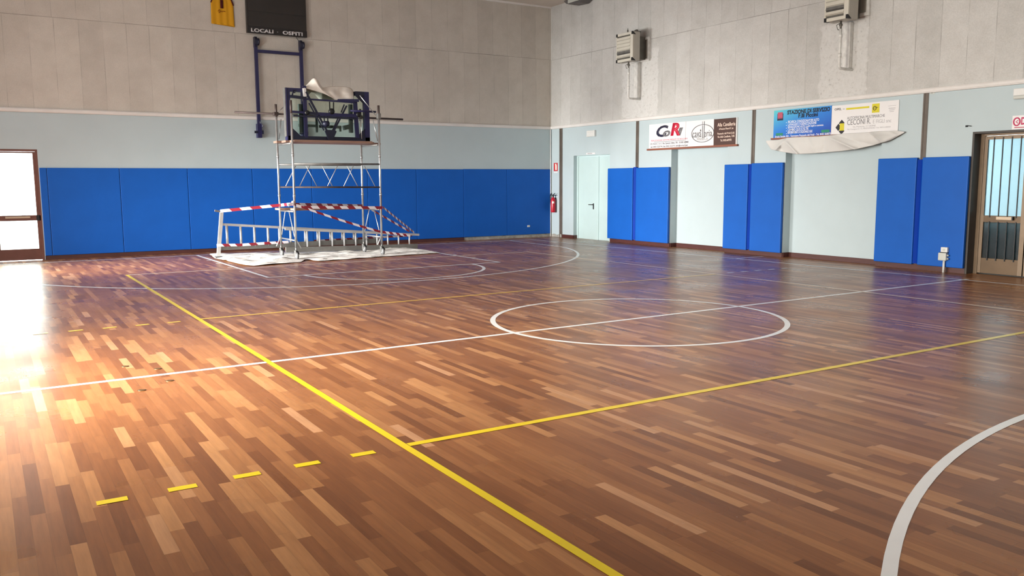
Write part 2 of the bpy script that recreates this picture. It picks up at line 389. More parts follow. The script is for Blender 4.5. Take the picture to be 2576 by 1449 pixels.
def build(name, mb, mats, parent=None, loc=None, solid=0.0):
    """ONE mesh object; builder coordinates are world coordinates."""
    if parent is not None: base = WORLD[parent.name]
    else:
        if loc is None:
            xs = [v.x for v in mb.v]; ys = [v.y for v in mb.v]; zs = [v.z for v in mb.v]
            loc = ((min(xs) + max(xs)) / 2, (min(ys) + max(ys)) / 2, min(zs))
        base = Vector(loc)
    me = bpy.data.meshes.new(name)
    me.from_pydata([v - base for v in mb.v], [], mb.f)
    if not isinstance(mats, (list, tuple)): mats = [mats]
    for m in mats: me.materials.append(m)
    for p, mi, sm in zip(me.polygons, mb.mi, mb.smooth): p.material_index = mi; p.use_smooth = sm
    bm = bmesh.new(); bm.from_mesh(me); bmesh.ops.recalc_face_normals(bm, faces=list(bm.faces)); bm.to_mesh(me); bm.free()
    me.update()
    o = bpy.data.objects.new(name, me); COL.objects.link(o)
    if parent is not None: o.parent = parent
    else: o.location = base
    if solid:
        md = o.modifiers.new('thickness', 'SOLIDIFY'); md.thickness = solid; md.offset = 0
    WORLD[o.name] = base
    return o
def tag(o, label=None, cat=None, group=None, kind=None):
    if label: o['label'] = label
    if cat: o['category'] = cat
    if group: o['group'] = group
    if kind: o['kind'] = kind
    return o
def thing(name, label, cat, loc, group=None):
    o = bpy.data.objects.new(name, None); o.empty_display_size = 0.1; COL.objects.link(o); o.location = loc
    WORLD[o.name] = Vector(loc)
    return tag(o, label, cat, group)
def struct(name, mb, mats, label=None, loc=None):
    return tag(build(name, mb, mats, None, loc or (0, 0, 0)), label, None, None, 'structure')

# lettering: real raised letters, width x height in metres, origin at the lower left
def glyphs(string, bold, shear):
    cu = bpy.data.curves.new('letters', 'FONT'); cu.body = string; cu.size = 1.0; cu.offset = bold; cu.shear = shear; cu.resolution_u = 3
    to = bpy.data.objects.new('letters', cu); COL.objects.link(to)
    me = bpy.data.meshes.new_from_object(to.evaluated_get(bpy.context.evaluated_depsgraph_get()))
    COL.objects.unlink(to); bpy.data.objects.remove(to)
    xs = [v.co.x for v in me.vertices]; ys = [v.co.y for v in me.vertices]
    return me, min(xs), max(xs), min(ys), max(ys)
def text(parent, name, string, mat, origin, xdir, normal, width=None, height=0.1, bold=0.0, shear=0.0, thick=0.004):
    full, x0, x1, y0, y1 = glyphs(string, bold, shear)
    sy = height / (y1 - y0); sx = (width / (x1 - x0)) if width else sy
    X = Vector(xdir); N = Vector(normal); U = N.cross(X); O = Vector(origin); base = WORLD[parent.name]
    done = 0; first = None
    for word in string.split(' '):
        end = string.index(word, done) + len(word); done = end
        me, a0, a1, b0, b1 = glyphs(word, bold, shear)
        pre, p0, p1, q0, q1 = glyphs(string[:end], bold, shear)
        shift = p1 - a1 - x0
        bm = bmesh.new(); bm.from_mesh(me)
        for v in bm.verts: v.co = O + X * ((v.co.x + shift) * sx) + U * ((v.co.y - y0) * sy) - base
        ex = bmesh.ops.extrude_face_region(bm, geom=list(bm.faces))
        for g in ex['geom']:
            if isinstance(g, bmesh.types.BMVert): g.co += N * thick
        bmesh.ops.recalc_face_normals(bm, faces=list(bm.faces))
        bm.to_mesh(me); bm.free(); me.materials.clear(); me.materials.append(mat); me.name = name
        o = bpy.data.objects.new(name, me); COL.objects.link(o); o.parent = parent; WORLD[o.name] = base
        first = first or o
    return first
def textB(parent, string, mat, p_ll, p_r, height, X, **kw):
    """text on the right wall between two photo pixels, standing on the plane x = X"""
    a = on_x(p_ll[0], p_ll[1], X); b = on_x(p_r[0], p_r[1], X)
    return text(parent, kw.pop('name', 'lettering'), string, mat, (X, a.y, a.z), (0, -1, 0), (-1, 0, 0), a.y - b.y, height, **kw)

# ================================================================== THE SETTING
XL, XR, YB, YF, ZC = -5.5, 12.48, 13.49, -13.5, 6.76
floor = struct('floor', MB().box(XL - .2, XR + .2, YF - .2, YB + .3, -0.1, 0.0), M['floor'], 'varnished brown hardwood strip floor with court lines')
struct('ceiling', MB().box(XL - .2, XR + .3, YF - .2, YB + .3, ZC, ZC + .2), M['ceiling'], 'beige ceiling')

def wall_rects(u0, u1, z0, z1, holes):
    us = sorted({u0, u1, *[h[0] for h in holes], *[h[1] for h in holes]}); zs = sorted({z0, z1, *[h[2] for h in holes], *[h[3] for h in holes]})
    us = [u for u in us if u0 <= u <= u1]; zs = [z for z in zs if z0 <= z <= z1]; out = []
    for a, b in zip(us, us[1:]):
        run = None
        for c, d in zip(zs, zs[1:]):
            hole = any(h[0] < (a + b) / 2 < h[1] and h[2] < (c + d) / 2 < h[3] for h in holes)
            if hole:
                if run: out.append((a, b, *run)); run = None
            else: run = (run[0], d) if run else (c, d)
        if run: out.append((a, b, *run))
    return out
ZS = 3.25
# back wall (left half of the photo) with the glass door at its left end
mb = MB()
for a, b, c, d in wall_rects(XL, XR, 0, ZS, [(-2.80, -1.08, 0, 2.41)]): mb.box(a, b, YB, YB + .22, c, d, 0)
mb.box(XL, XR, YB, YB + .22, ZS, ZC, 1)
struct('wall_back', mb, [M['paint'], M['panel_back']], 'pale painted back wall with raw boards above the cornice')
# right wall: door niche, two blind niches, glass door
mb = MB()
D2 = (10.65, 12.33, 0, 2.39); N1 = (6.325, 8.205, 0.0, 2.43); N2 = (2.365, 4.645, 0.0, 2.37); D3 = (-1.40, 0.60, 0, 2.47)
for a, b, c, d in wall_rects(YF, YB, 0, ZS, [D2, N1, N2, D3]): mb.box(XR, XR + .24, a, b, c, d, 0)
mb.box(XR + .20, XR + .24, N1[0], N1[1], 0, N1[3], 0); mb.box(XR + .20, XR + .24, N2[0], N2[1], 0, N2[3], 0)
mb.box(XR, XR + .24, YF, YB + .22, ZS, ZC, 1)
struct('wall_right', mb, [M['paint'], M['panel_right']], 'pale blue right wall with niches and raw boards above')
# left and front walls stand outside the frame with openings added for the fill
HO = [(-2.5, 2.5, 0.1, 2.4), (4.1, 7.1, 0.1, 2.4), (9.0, 12.2, 0.1, 2.4), (-5.5, 11.5, 4.15, 6.05)]
mb = MB()
for a, b, c, d in wall_rects(YF, YB, 0, ZS, HO): mb.box(XL - .15, XL, a, b, c, d, 0)
for a, b, c, d in wall_rects(YF, YB, ZS, ZC, HO): mb.box(XL - .15, XL, a, b, c, d, 1)
struct('wall_left', mb, [M['paint'], M['panel_other']])
mb = MB(); HF = [(-2.5, 11.5, 4.15, 6.05)]
for a, b, c, d in wall_rects(XL, XR, 0, ZS, HF): mb.box(a, b, YF - .15, YF, c, d, 0)
for a, b, c, d in wall_rects(XL, XR, ZS, ZC, HF): mb.box(a, b, YF - .15, YF, c, d, 1)
struct('wall_front', mb, [M['paint'], M['panel_back']])

# cornices: rounded pale mouldings between paint and boards
def cornice(name, along, a0, a1, wall, sgn, z0, z1, dep):
    poly = [(wall, z0), (wall + sgn * dep * .75, z0 + .004), (wall + sgn * dep, z0 + .03), (wall + sgn * dep, z1 - .03), (wall + sgn * dep * .7, z1 - .006), (wall, z1)]
    struct(name, MB().prism(poly, along, a0, a1), M['cornice'], 'pale cornice moulding')
cornice('trim_1', 0, XL, XR - .05, YB, -1, 3.20, 3.295, 0.05)
cornice('trim_2', 1, YF, YB, XR, -1, 3.205, 3.30, 0.05)
# ceiling edge mouldings
struct('trim_3', MB().box(XL, XR, YB - .04, YB, ZC - .05, ZC), M['cornice'])
# narrow pale conduit in the corner
struct('trim_4', MB().tube([(XR - .035, YB - .035, 0.0), (XR - .035, YB - .035, 3.2)], 0.018, 8), M['white_plastic'], 'thin white conduit in the corner')

# brown steel columns set in the right wall
def column(name, y0, y1, z0=0.0, z1=3.205, x=XR):
    mb = MB(); w = (y1 - y0)
    mb.box(x - .012, x, y0, y0 + w * .28, z0, z1).box(x - .004, x, y0 + w * .28, y1 - w * .28, z0, z1).box(x - .012, x, y1 - w * .28, y1, z0, z1)
    struct(name, mb, M['steel_brown'], 'brown steel column between the wall panels')
column('trim_5', 12.885, 13.035); column('trim_6', 9.45, 9.56); column('trim_7', 5.51, 5.605); column('trim_8', 1.455, 1.555)

# skirtings
struct('baseboard_back', MB().box(-1.07, 9.46, YB - .02, YB, 0, 0.088), M['skirt'], 'dark red skirting')
mb = MB(); 
for (y0, y1) in ((8.205, 10.60), (4.645, 6.325), (0.60, 2.365)): mb.box(XR - .02, XR, y0, y1, 0, .1)
for (y0, y1) in ((6.325, 8.205), (2.365, 4.645)): mb.box(XR + .18, XR + .20, y0, y1, 0, .1)
mb.box(XR, XR + .2, 8.185, 8.205, 0, .1); mb.box(XR, XR + .2, 4.625, 4.645, 0, .1)
mb.box(XR - .02, XR, 12.33, 12.88, 0, .09); mb.box(XR, XR + .12, 12.31, 12.33, 0, .09)
struct('baseboard_right', mb, M['skirt'], 'dark red skirting')
# bare strip where the skirting is missing near the corner
mb = MB(); n = 40; rows = []
for k in range(2):
    pass
pts = [(9.46 + (12.44 - 9.46) * i / n, 0.075 + 0.03 * noise.noise((i * .7, 0, 3))) for i in range(n + 1)]
mb.prism([(9.46, 0)] + [(12.44, 0)] + pts[::-1], 1, YB - .012, YB)
struct('baseboard_corner', mb, M['rough_plaster'], 'bare rough plaster strip where skirting is missing')
struct('baseboard_corner_right', MB().prism([(12.9, 0), (13.46, 0), (13.46, .07), (13.3, .09), (13.15, .06), (13.0, .1), (12.9, .07)], 0, XR - .01, XR), M['rough_plaster'])

# ------------------------------------------------------------------ court lines (painted on the floor: parts of it)
LZ = 0.0012
def strip(name, pts, w, mat, closed=False, label=None):
    pts = [Vector((p[0], p[1], 0)) for p in pts]; n = len(pts); L = []; Rr = []
    for i, p in enumerate(pts):
        a = pts[(i - 1) % n] if (closed or i > 0) else p; b = pts[(i + 1) % n] if (closed or i < n - 1) else p
        d = (b - a).normalized(); q = Vector((-d.y, d.x, 0)) * (w / 2)
        L.append(p + q); Rr.append(p - q)
    z = strip.z; strip.z += 0.00003
    vs = [(v.x, v.y, z) for v in L] + [(v.x, v.y, z) for v in Rr]
    m = n if closed else n - 1
    fs = [(i, n + i, n + (i + 1) % n, (i + 1) % n) for i in range(m)]
    o = build(name, MB().add(vs, fs), mat, floor)
    if label: o['label'] = label
    return o
strip.z = LZ
def arc(cx, cy, r, a0, a1, n=64): return [(cx + r * math.cos(math.radians(a0 + (a1 - a0) * i / n)), cy + r * math.sin(math.radians(a0 + (a1 - a0) * i / n))) for i in range(n + 1)]
LW = 0.063
VC = 4.44   # centre of both courts
# basketball, white
strip('half_court_line', [(-3.05, -0.055), (11.70, 0.095)], LW, M['line_white'])
strip('basketball_sideline', [(11.16, 12.62), (11.40, 5.0), (11.56, 0.1), (11.60, -1.2), (11.70, -12.7)], LW, M['line_white'])
strip('basketball_baseline', [(-3.05, 12.72), (5.0, 12.76), (11.16, 12.62)], LW, M['line_white'])
strip('substitution_mark', [(11.40, 4.972), (12.30, 5.02)], LW, M['line_white'])
strip('key_line', [(1.97, 12.74), (2.02, 7.09)], LW, M['line_white'])
strip('key_line', [(6.86, 12.74), (6.85, 7.19)], LW, M['line_white'])
strip('free_throw_line', [(2.02, 7.11), (6.87, 7.205)], LW, M['line_white'])
strip('free_throw_arc', arc(4.43, 7.16, 1.755, 180, 361, 60), LW, M['line_white'])
for y in (11.2, 10.35, 9.35, 8.45):
    strip('key_lane_mark', [(2.0 - .05, y), (1.86, y)], LW, M['line_white']); strip('key_lane_mark', [(6.86 + .05, y), (7.0, y)], LW, M['line_white'])
# centre circle fitted on its four readings
strip('centre_circle', [(4.454 + 1.762 * math.cos(a), 0.0 + 1.52 * 1.0 * math.sin(a) * 1.0) for a in [2 * math.pi * i / 96 for i in range(96)]] if False else
      [(4.465 + 1.765 * math.cos(a), 0.01 + 1.72 * math.sin(a)) for a in [2 * math.pi * i / 96 for i in range(96)]], LW, M['line_white'], True)
THREE_FAR = strip('three_point_arc', [(-2.05, 12.7), (-2.05, 9.9)] + arc(4.08, 11.6, 6.47, 199, 341, 80) + [(10.3, 9.9), (10.45, 12.6)], LW, M['line_white'])
strip('three_point_arc', [(-1.75, -12.0)] + arc(4.43, -11.4, 6.62, 175, 5, 96) + [(10.6, -12.0)], LW, M['line_white'])
# volleyball, yellow near us and amber further off
strip('volleyball_sideline', [(-0.022, 9.02), (-0.022, 3.0), (-0.022, 0), (-0.03, -3.03), (-0.027, -5.16), (-0.05, -9.05)], 0.053, M['line_yellow'])
strip('volleyball_sideline', [(8.74, 9.08), (8.85, 3.03), (8.87, 0), (8.9, -9.05)], LW, M['line_sheen'])
strip('attack_line', [(0.0, 2.96), (8.85, 3.03)], LW, M['line_orange'])
strip('attack_line', [(0.0, -3.03), (8.90, -3.05)], LW, M['line_yellow'])
strip('volleyball_end_line', [(0.0, 8.985), (8.74, 9.06)], LW, M['line_sheen'])
strip('volleyball_end_line', [(-0.05, -9.05), (8.9, -9.05)], LW, M['line_yellow'])
for i in range(5):
    x1 = -0.235 - 0.353 * i
    strip('substitution_dash', [(x1 - .15, -3.055 if i > 2 else -3.04), (x1, -3.058 if i > 2 else -3.045)], LW, M['line_yellow'])
    strip('substitution_dash', [(x1 - .015 - .15, 2.885), (x1 - .015, 2.91)], LW, M['line_orange'])
    strip('substitution_dash', [(9.16 + .345 * i, 3.06 - .012 * i), (9.16 + .345 * i + .17, 3.06 - .012 * i)], LW, M['line_white'])

# covers of the net post sockets, beside the half-court line on the left
for (px, py), lab in zip([(357, 982), (427, 958), (397, 928), (315, 922)],
        ['worn socket cover in the floor, nearest the camera of four', 'worn socket cover just in front of the white half-court line', 'worn socket cover just behind the white half-court line', 'worn socket cover behind the half-court line, furthest left of four']):
    p = on_z(px, py)
    mb = MB().lathe((p.x, p.y, 0), [(0.032, 0.0), (0.032, 0.003), (0.026, 0.005), (0.022, 0.003), (0.0, 0.003)], 2, 20)
    mb.box(p.x - .035, p.x + .03, p.y - .007, p.y + .007, 0.003, 0.006)
    tag(build('floor_socket_cover', mb, M['brass']), lab, 'floor cover', 'net post socket covers')

# ================================================================== DOORS
def rect_frame(mb, axis, a0, a1, u0, u1, z0, z1, w, mi=0, bottom=True):
    """frame ring in the plane normal to axis"""
    def bx(ua, ub, za, zb):
        if axis == 1: mb.box(ua, ub, a0, a1, za, zb, mi)
        else: mb.box(a0, a1, ua, ub, za, zb, mi)
    bx(u0, u0 + w, z0, z1); bx(u1 - w, u1, z0, z1); bx(u0 + w, u1 - w, z1 - w, z1)
    if bottom: bx(u0 + w, u1 - w, z0, z0 + w)

# --- glass door at the left end of the back wall
d1 = bpy.data.objects.new('door_1', None); COL.objects.link(d1); d1.location = (-1.94, YB + .1, 0); WORLD['door_1'] = Vector(d1.location)
tag(d1, 'red-brown framed glass door, sunlit, at far left', None, None, 'structure')
mb = MB(); rect_frame(mb, 1, YB + .02, YB + .12, -2.80, -1.08, 0, 2.41, .045, bottom=False)
build('door_frame', mb, M['frame_brown'], d1)
for (l0, l1, hand) in ((-1.955, -1.125, 1), (-2.755, -1.96, -1)):
    mb = MB(); y0, y1 = YB + .05, YB + .10
    mb.box(l0, l0 + .05, y0, y1, .01, 2.36).box(l1 - .05, l1, y0, y1, .01, 2.36).box(l0 + .05, l1 - .05, y0, y1, 2.33, 2.36)
    mb.box(l0 + .05, l1 - .05, y0, y1, .01, .25).box(l0 + .05, l1 - .05, y0, y1, .87, .985)
    leaf = build('door_leaf', mb, M['frame_brown'], d1)
    build('upper_pane', MB().box(l0 + .05, l1 - .05, YB + .07, YB + .078, .985, 2.33), M['glass_door'], leaf)
    build('lower_pane', MB().box(l0 + .05, l1 - .05, YB + .07, YB + .078, .25, .87), M['glass_door'], leaf)
    hb = MB(); hb.box(l0 + .18, l1 - .18, YB + .012, YB + .03, .925, .965); hb.box(l0 + .2, l0 + .23, YB + .03, YB + .05, .93, .96); hb.box(l1 - .23, l1 - .2, YB + .03, YB + .05, .93, .96)
    build('push_bar', hb, M['bronze_light'], leaf)
    build('lock_case', MB().box(l1 - .06, l1 + .02, YB + .02, YB + .05, .87, .985), M['black'], leaf)
    bars = MB()
    for k in range(4):
        x = l0 + .05 + (l1 - l0 - .1) * (k + .5) / 4
        bars.box(x - .006, x + .006, YB + .12, YB + .135, .2, 2.36)
    build('security_bars', bars, M['black'], leaf)
# outside: the reveal of the sunlit doorway and paving
struct('wall_outside', MB().box(-1.05, -0.85, YB + .22, YB + 1.5, 0, 2.9).box(-3.0, -.85, YB + .22, YB + 1.5, 2.6, 2.9), M['hall'])
struct('floor_outside', MB().box(-9, 3, YB + .3, YB + 9, -.12, -.02), M['asphalt'])

# --- pale green double-leaf metal door in the right wall
d2 = bpy.data.objects.new('door_2', None); COL.objects.link(d2); d2.location = (XR + .13, 11.49, 0); WORLD['door_2'] = Vector(d2.location)
tag(d2, 'pale green metal door with black lever', None, None, 'structure')
mb = MB(); mb.box(XR + .12, XR + .24, 12.27, 12.33, 0, 2.39).box(XR + .12, XR + .24, 10.65, 10.68, 0, 2.39).box(XR + .12, XR + .24, 10.68, 12.27, 2.36, 2.39)
build('door_frame', mb, M['door_green'], d2)
leaf = build('door_leaf', MB().box(XR + .13, XR + .17, 11.31, 12.265, .001, 2.355, 0, .004), M['door_green'], d2)
h = MB(); p = on_x(1493, 515, XR + .13)
h.box(XR + .122, XR + .13, p.y - .02, p.y + .02, p.z - .13, p.z + .04); h.tube([(XR + .13, p.y, p.z), (XR + .08, p.y, p.z), (XR + .08, p.y + .17, p.z)], .011, 8)
build('door_handle', h, M['black'], leaf)
build('door_leaf', MB().box(XR + .134, XR + .17, 10.685, 11.298, .001, 2.355, 0, .004), M['door_green'], d2)

# --- bronze glass door at the right edge
d3 = bpy.data.objects.new('door_3', None); COL.objects.link(d3); d3.location = (XR + .2, -.3, 0); WORLD['door_3'] = Vector(d3.location)
tag(d3, 'bronze framed door with textured blue glass and dark bars', None, None, 'structure')
XD = XR + .19
mb = MB(); mb.box(XR - .015, XR + .26, .565, .60, 0, 2.47).box(XR - .015, XR + .26, -1.40, -1.365, 0, 2.47).box(XR - .015, XR + .26, -1.365, .565, 2.435, 2.47)
build('door_lining', mb, M['dark_jamb'], d3)
mb = MB(); mb.box(XD, XD + .07, .50, .565, 0, 2.435).box(XD, XD + .07, -1.365, -1.32, 0, 2.435).box(XD, XD + .07, -1.32, .50, 2.40, 2.435)
build('door_frame', mb, M['frame_bronze'], d3)
for (l0, l1) in ((-0.265, .495), (-1.315, -.285)):
    y0, y1 = l0, l1; x0, x1 = XD + .005, XD + .055
    mb = MB(); mb.box(x0, x1, y0, y0 + .075, .02, 2.395).box(x0, x1, y1 - .055, y1, .02, 2.395).box(x0, x1, y0 + .075, y1 - .055, 2.335, 2.395)
    leaf = build('door_leaf', mb, M['frame_bronze'], d3)
    build('bottom_panel', MB().box(x0 + .005, x1, y0 + .075, y1 - .055, .02, .285), M['bronze_panel'], leaf)
    build('middle_rail', MB().box(x0, x1, y0 + .075, y1 - .055, .915, 1.03), M['bronze_panel'], leaf)
    build('upper_pane', MB().box(x0 + .02, x0 + .028, y0 + .075, y1 - .055, 1.03, 2.335), M['glass_hall'], leaf)
    build('lower_pane', MB().box(x0 + .02, x0 + .028, y0 + .075, y1 - .055, .285, .915), M['glass_hall'], leaf)
    for k in range(4):
        y = y1 - .055 - (y1 - y0 - .13) * (k + .72) / 4.2
        b = MB(); b.box(x0 - .012, x0 + .002, y - .008, y + .008, 1.0, 2.37); b.box(x0 - .012, x0 + .002, y - .008, y + .008, .25, .93)
        build('security_bar', b, M['black'], leaf)
    build('push_bar', MB().box(x0 - .05, x0 - .025, y0 + .20, y0 + .46, .965, 1.015).box(x0 - .03, x0, y0 + .22, y0 + .25, .97, 1.01).box(x0 - .03, x0, y0 + .41, y0 + .44, .97, 1.01), M['bronze_light'], leaf)
    build('push_bar_end', MB().box(x0 - .055, x0 - .02, y0 + .18, y0 + .20, .96, 1.02), M['black'], leaf)
# the hall behind that door: pale walls, a window, an added dark block
hx0, hx1, hy0, hy1 = XR + .26, XR + 3.2, -2.2, 4.0
struct('wall_hall', MB().box(hx1, hx1 + .1, hy0, hy1, 0, 2.9).box(hx0, hx1, hy1, hy1 + .1, 0, 2.9).box(hx0, hx1, hy0 - .1, hy0, 0, 2.9).box(hx0, hx1 + .1, hy0, hy1, 2.9, 3.0), M['hall'])
struct('floor_hall', MB().box(XR + .2, hx1, hy0, hy1, -.1, -.002), M['asphalt'])
tag(build('blocker', MB().box(XR + .34, XR + 1.0, -1.9, 2.6, -.002, .95, 0, .01), M['hall_dark']), 'dark low block added behind the lower glass of bronze door', 'blocker')  # unseen block added to hold hall light off the lower pane
area('hall_window_light', (hx1 - .15, 1.7, 1.55), (-1, -.35, 0), 0.9, 1.2, 170, (0.85, 0.95, 1.0))

# ================================================================== WALL PADS
G1 = 'blue wall pads on the back wall'
ed = [-1.07, -0.928, 0.53, 2.005, 3.525, 5.024, 6.551, 7.978, 9.452, 10.891, 12.43]
labs = ['narrow blue wall pad strip beside the sunlit glass door', 'blue wall pad, first full-width one right of the sunlit glass door', 'blue wall pad, second full-width one right of the sunlit glass door',
        'blue wall pad behind the left end of the aluminium ladder', 'blue wall pad behind the left posts of the scaffold', 'blue wall pad behind the middle of the scaffold',
        'blue wall pad behind the right posts of the scaffold', 'blue wall pad just right of the scaffold, by the ladder tip', 'blue wall pad left of the one carrying a small socket, over bare plaster',
        'blue wall pad with a small white socket, in the corner']
for i, lab in enumerate(labs):
    g = 0.003
    tag(build('wall_pad', MB().box(ed[i] + g, ed[i + 1] - g, YB - .042, YB - .001, .09, 2.012 if i < 8 else 2.02, 0, .012), M['pad']), lab, 'wall pad', G1)
G2 = 'blue wall pads on the right wall'
def padB(y0, y1, lab, z1=2.02, z0=.095):
    return tag(build('wall_pad', MB().box(XR - .085, XR - .021, y0, y1, z0, z1, 0, .014), M['pad']), lab, 'wall pad', G2)
padB(9.585, 10.64, 'blue wall pad right of the pale green door', 2.0); padB(8.21, 9.455, 'blue wall pad left of the niche under the sign with the red letter', 2.0)
padB(5.615, 6.33, 'narrow blue wall pad right of the niche under the brown sign'); padB(4.648, 5.52, 'blue wall pad left of the niche under the hanging white cloth', 2.035)
padB(1.57, 2.365, 'blue wall pad right of the niche under the hanging white cloth', 2.055); PAD6 = padB(.60, 1.462, 'blue wall pad with a grey socket box, beside the bronze door', 2.055)
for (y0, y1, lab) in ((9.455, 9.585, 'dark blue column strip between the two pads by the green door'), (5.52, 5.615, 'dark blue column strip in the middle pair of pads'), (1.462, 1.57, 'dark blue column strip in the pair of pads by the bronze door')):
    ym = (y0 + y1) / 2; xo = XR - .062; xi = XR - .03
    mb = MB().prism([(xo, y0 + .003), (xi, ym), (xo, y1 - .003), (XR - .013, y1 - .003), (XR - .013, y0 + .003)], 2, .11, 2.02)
    tag(build('column_pad', mb, M['pad_shaded']), lab, 'column pad', 'column pads on the right wall')

# ================================================================== BACK WALL THINGS
# scoreboard
sb = thing('scoreboard', 'black scoreboard lettered LOCALI and OSPITI high on back wall', 'scoreboard', (4.27, YB - .06, 5.25))
yf = YB - .11
build('case', MB().box(3.535, 5.01, yf + .012, YB - .001, 5.26, 6.55, 0, .008), M['score_black'], sb)
build('upper_panel', MB().box(3.565, 4.98, yf, yf + .012, 5.775, 6.52), M['score_black'], sb)
build('lower_panel', MB().box(3.565, 4.98, yf, yf + .012, 5.42, 5.745), M['score_black'], sb)
build('lettering_strip', MB().box(3.535, 5.01, yf - .002, yf + .012, 5.255, 5.405), M['score_strip'], sb)
text(sb, 'lettering', 'LOCALI', M['score_text'], (3.625, yf - .002, 5.283), (1, 0, 0), (0, -1, 0), .545, .09, bold=.04, thick=.003)
text(sb, 'lettering', 'OSPITI', M['score_text'], (4.395, yf - .002, 5.283), (1, 0, 0), (0, -1, 0), .505, .09, bold=.04, thick=.003)
build('separator_dot', MB().box(4.255, 4.285, yf - .005, yf - .002, 5.318, 5.338), M['ink_grey'], sb)
# jersey
js = thing('jersey', 'yellow sleeveless jersey with maroon number 1 hung on wall', 'jersey', (2.99, YB - .03, 5.37))
def sheet_poly(out, Y, nx=20, nz=24, amp=0.012, seed=0.0):
    zs = [p[1] for p in out]; z0, z1 = min(zs), max(zs); rows = []
    def span(z):
        xs = []
        for (a, b) in zip(out, out[1:] + out[:1]):
            if (a[1] <= z < b[1]) or (b[1] <= z < a[1]): xs.append(a[0] + (b[0] - a[0]) * (z - a[1]) / (b[1] - a[1]))
        return min(xs), max(xs)
    for i in range(nz + 1):
        z = z0 + 1e-4 + (z1 - z0 - 2e-4) * i / nz; a, b = span(z)
        rows.append([Vector((a + (b - a) * j / nx, Y - abs(amp * noise.noise((a * 3 + 6 * j / nx, z * .8, seed))) - amp * .5 * math.sin(j * 1.1), z)) for j in range(nx + 1)])
    return rows
jout = [(2.722, 5.374), (3.262, 5.37), (3.252, 5.865), (3.222, 5.95), (3.175, 6.08), (3.17, 6.25), (2.83, 6.25), (2.835, 6.08), (2.765, 5.96), (2.733, 5.89)]
build('body', MB().grid(sheet_poly(jout, YB - .02)), M['jersey'], js, solid=.004)
for sgn, xs in ((1, [(3.252, 5.865), (3.238, 5.91), (3.222, 5.95), (3.195, 6.02), (3.175, 6.08), (3.17, 6.25)]), (-1, [(2.733, 5.89), (2.745, 5.925), (2.765, 5.96), (2.80, 6.02), (2.835, 6.08), (2.83, 6.25)])):
    build('armhole_trim', MB().tube([(x, YB - .033, z) for x, z in xs], .014, 6), M['jersey_trim'], js)
text(js, 'number', '1', M['jersey_trim'], (2.945, YB - .045, 5.775), (1, 0, 0), (0, -1, 0), .065, .19, bold=.02, thick=.004)
build('script', MB().tube([(2.885, YB - .04, 5.70), (2.915, YB - .04, 5.745), (2.935, YB - .04, 5.72), (2.925, YB - .04, 5.67), (2.90, YB - .04, 5.665), (2.93, YB - .04, 5.70), (2.96, YB - .04, 5.695), (2.975, YB - .04, 5.715), (2.99, YB - .04, 5.695), (3.02, YB - .04, 5.715), (3.055, YB - .04, 5.705)], .007, 6), M['jersey_script'], js)

# blue wall frame that carried the backboard
wf = thing('backboard_wall_frame', 'navy steel wall frame of two uprights below the scoreboard', 'wall frame', (4.28, YB - .08, 2.78))
for x in (3.725, 4.845):
    up = build('upright', MB().box(x - .036, x + .036, YB - .13, YB - .05, 3.02, 5.03), M['navy'], wf)
    mb = MB(); mb.prism([(YB - .001, 4.93), (YB - .14, 4.93), (YB - .17, 5.0), (YB - .17, 5.10), (YB - .12, 5.175), (YB - .001, 5.175)], 0, x - .03, x + .03)
    build('top_bracket', mb, M['navy_dark'], wf)
    build('pulley', MB().lathe((x + .03, YB - .11, 5.06), [(.02, 0), (.085, .004), (.085, .045), (.02, .05)], 0, 18), M['navy_dark'], wf)
    mb = MB(); mb.box(x - .05, x + .05, YB - .16, YB - .001, 2.76, 3.10)
    build('lower_bracket', mb, M['navy'], wf)
    build('bracket_plate', MB().box(x - .13, x - .05, YB - .17, YB - .14, 2.865, 2.925).box(x + .05, x + .09, YB - .17, YB - .14, 2.85, 2.94), M['navy_dark'], wf)
    build('hinge', MB().bar((x, YB - .10, 3.16), (x + .08, YB - .16, 3.03), .035, .05), M['navy_dark'], wf)
build('cross_bar', MB().box(3.761, 4.809, YB - .12, YB - .06, 4.805, 4.875), M['navy'], wf)
build('cable', MB().tube([(4.76, YB - .02, 5.26), (4.79, YB - .06, 5.19), (4.845, YB - .1, 5.14)], .007, 6), M['navy_dark'], wf)

# small socket on the corner pad
sk = thing('wall_socket', 'small white double socket low on the corner pad', 'socket', (11.64, YB - .045, .31))
build('plate', MB().box(11.595, 11.685, YB - .05, YB - .0425, .31, .365, 0, .003), M['white_plastic'], sk)
for x in (11.62, 11.66): build('outlet', MB().lathe((x, YB - .05, .338), [(.014, 0), (.014, -.002), (0, -.002)], 1, 12), M['grey_plastic'], sk)

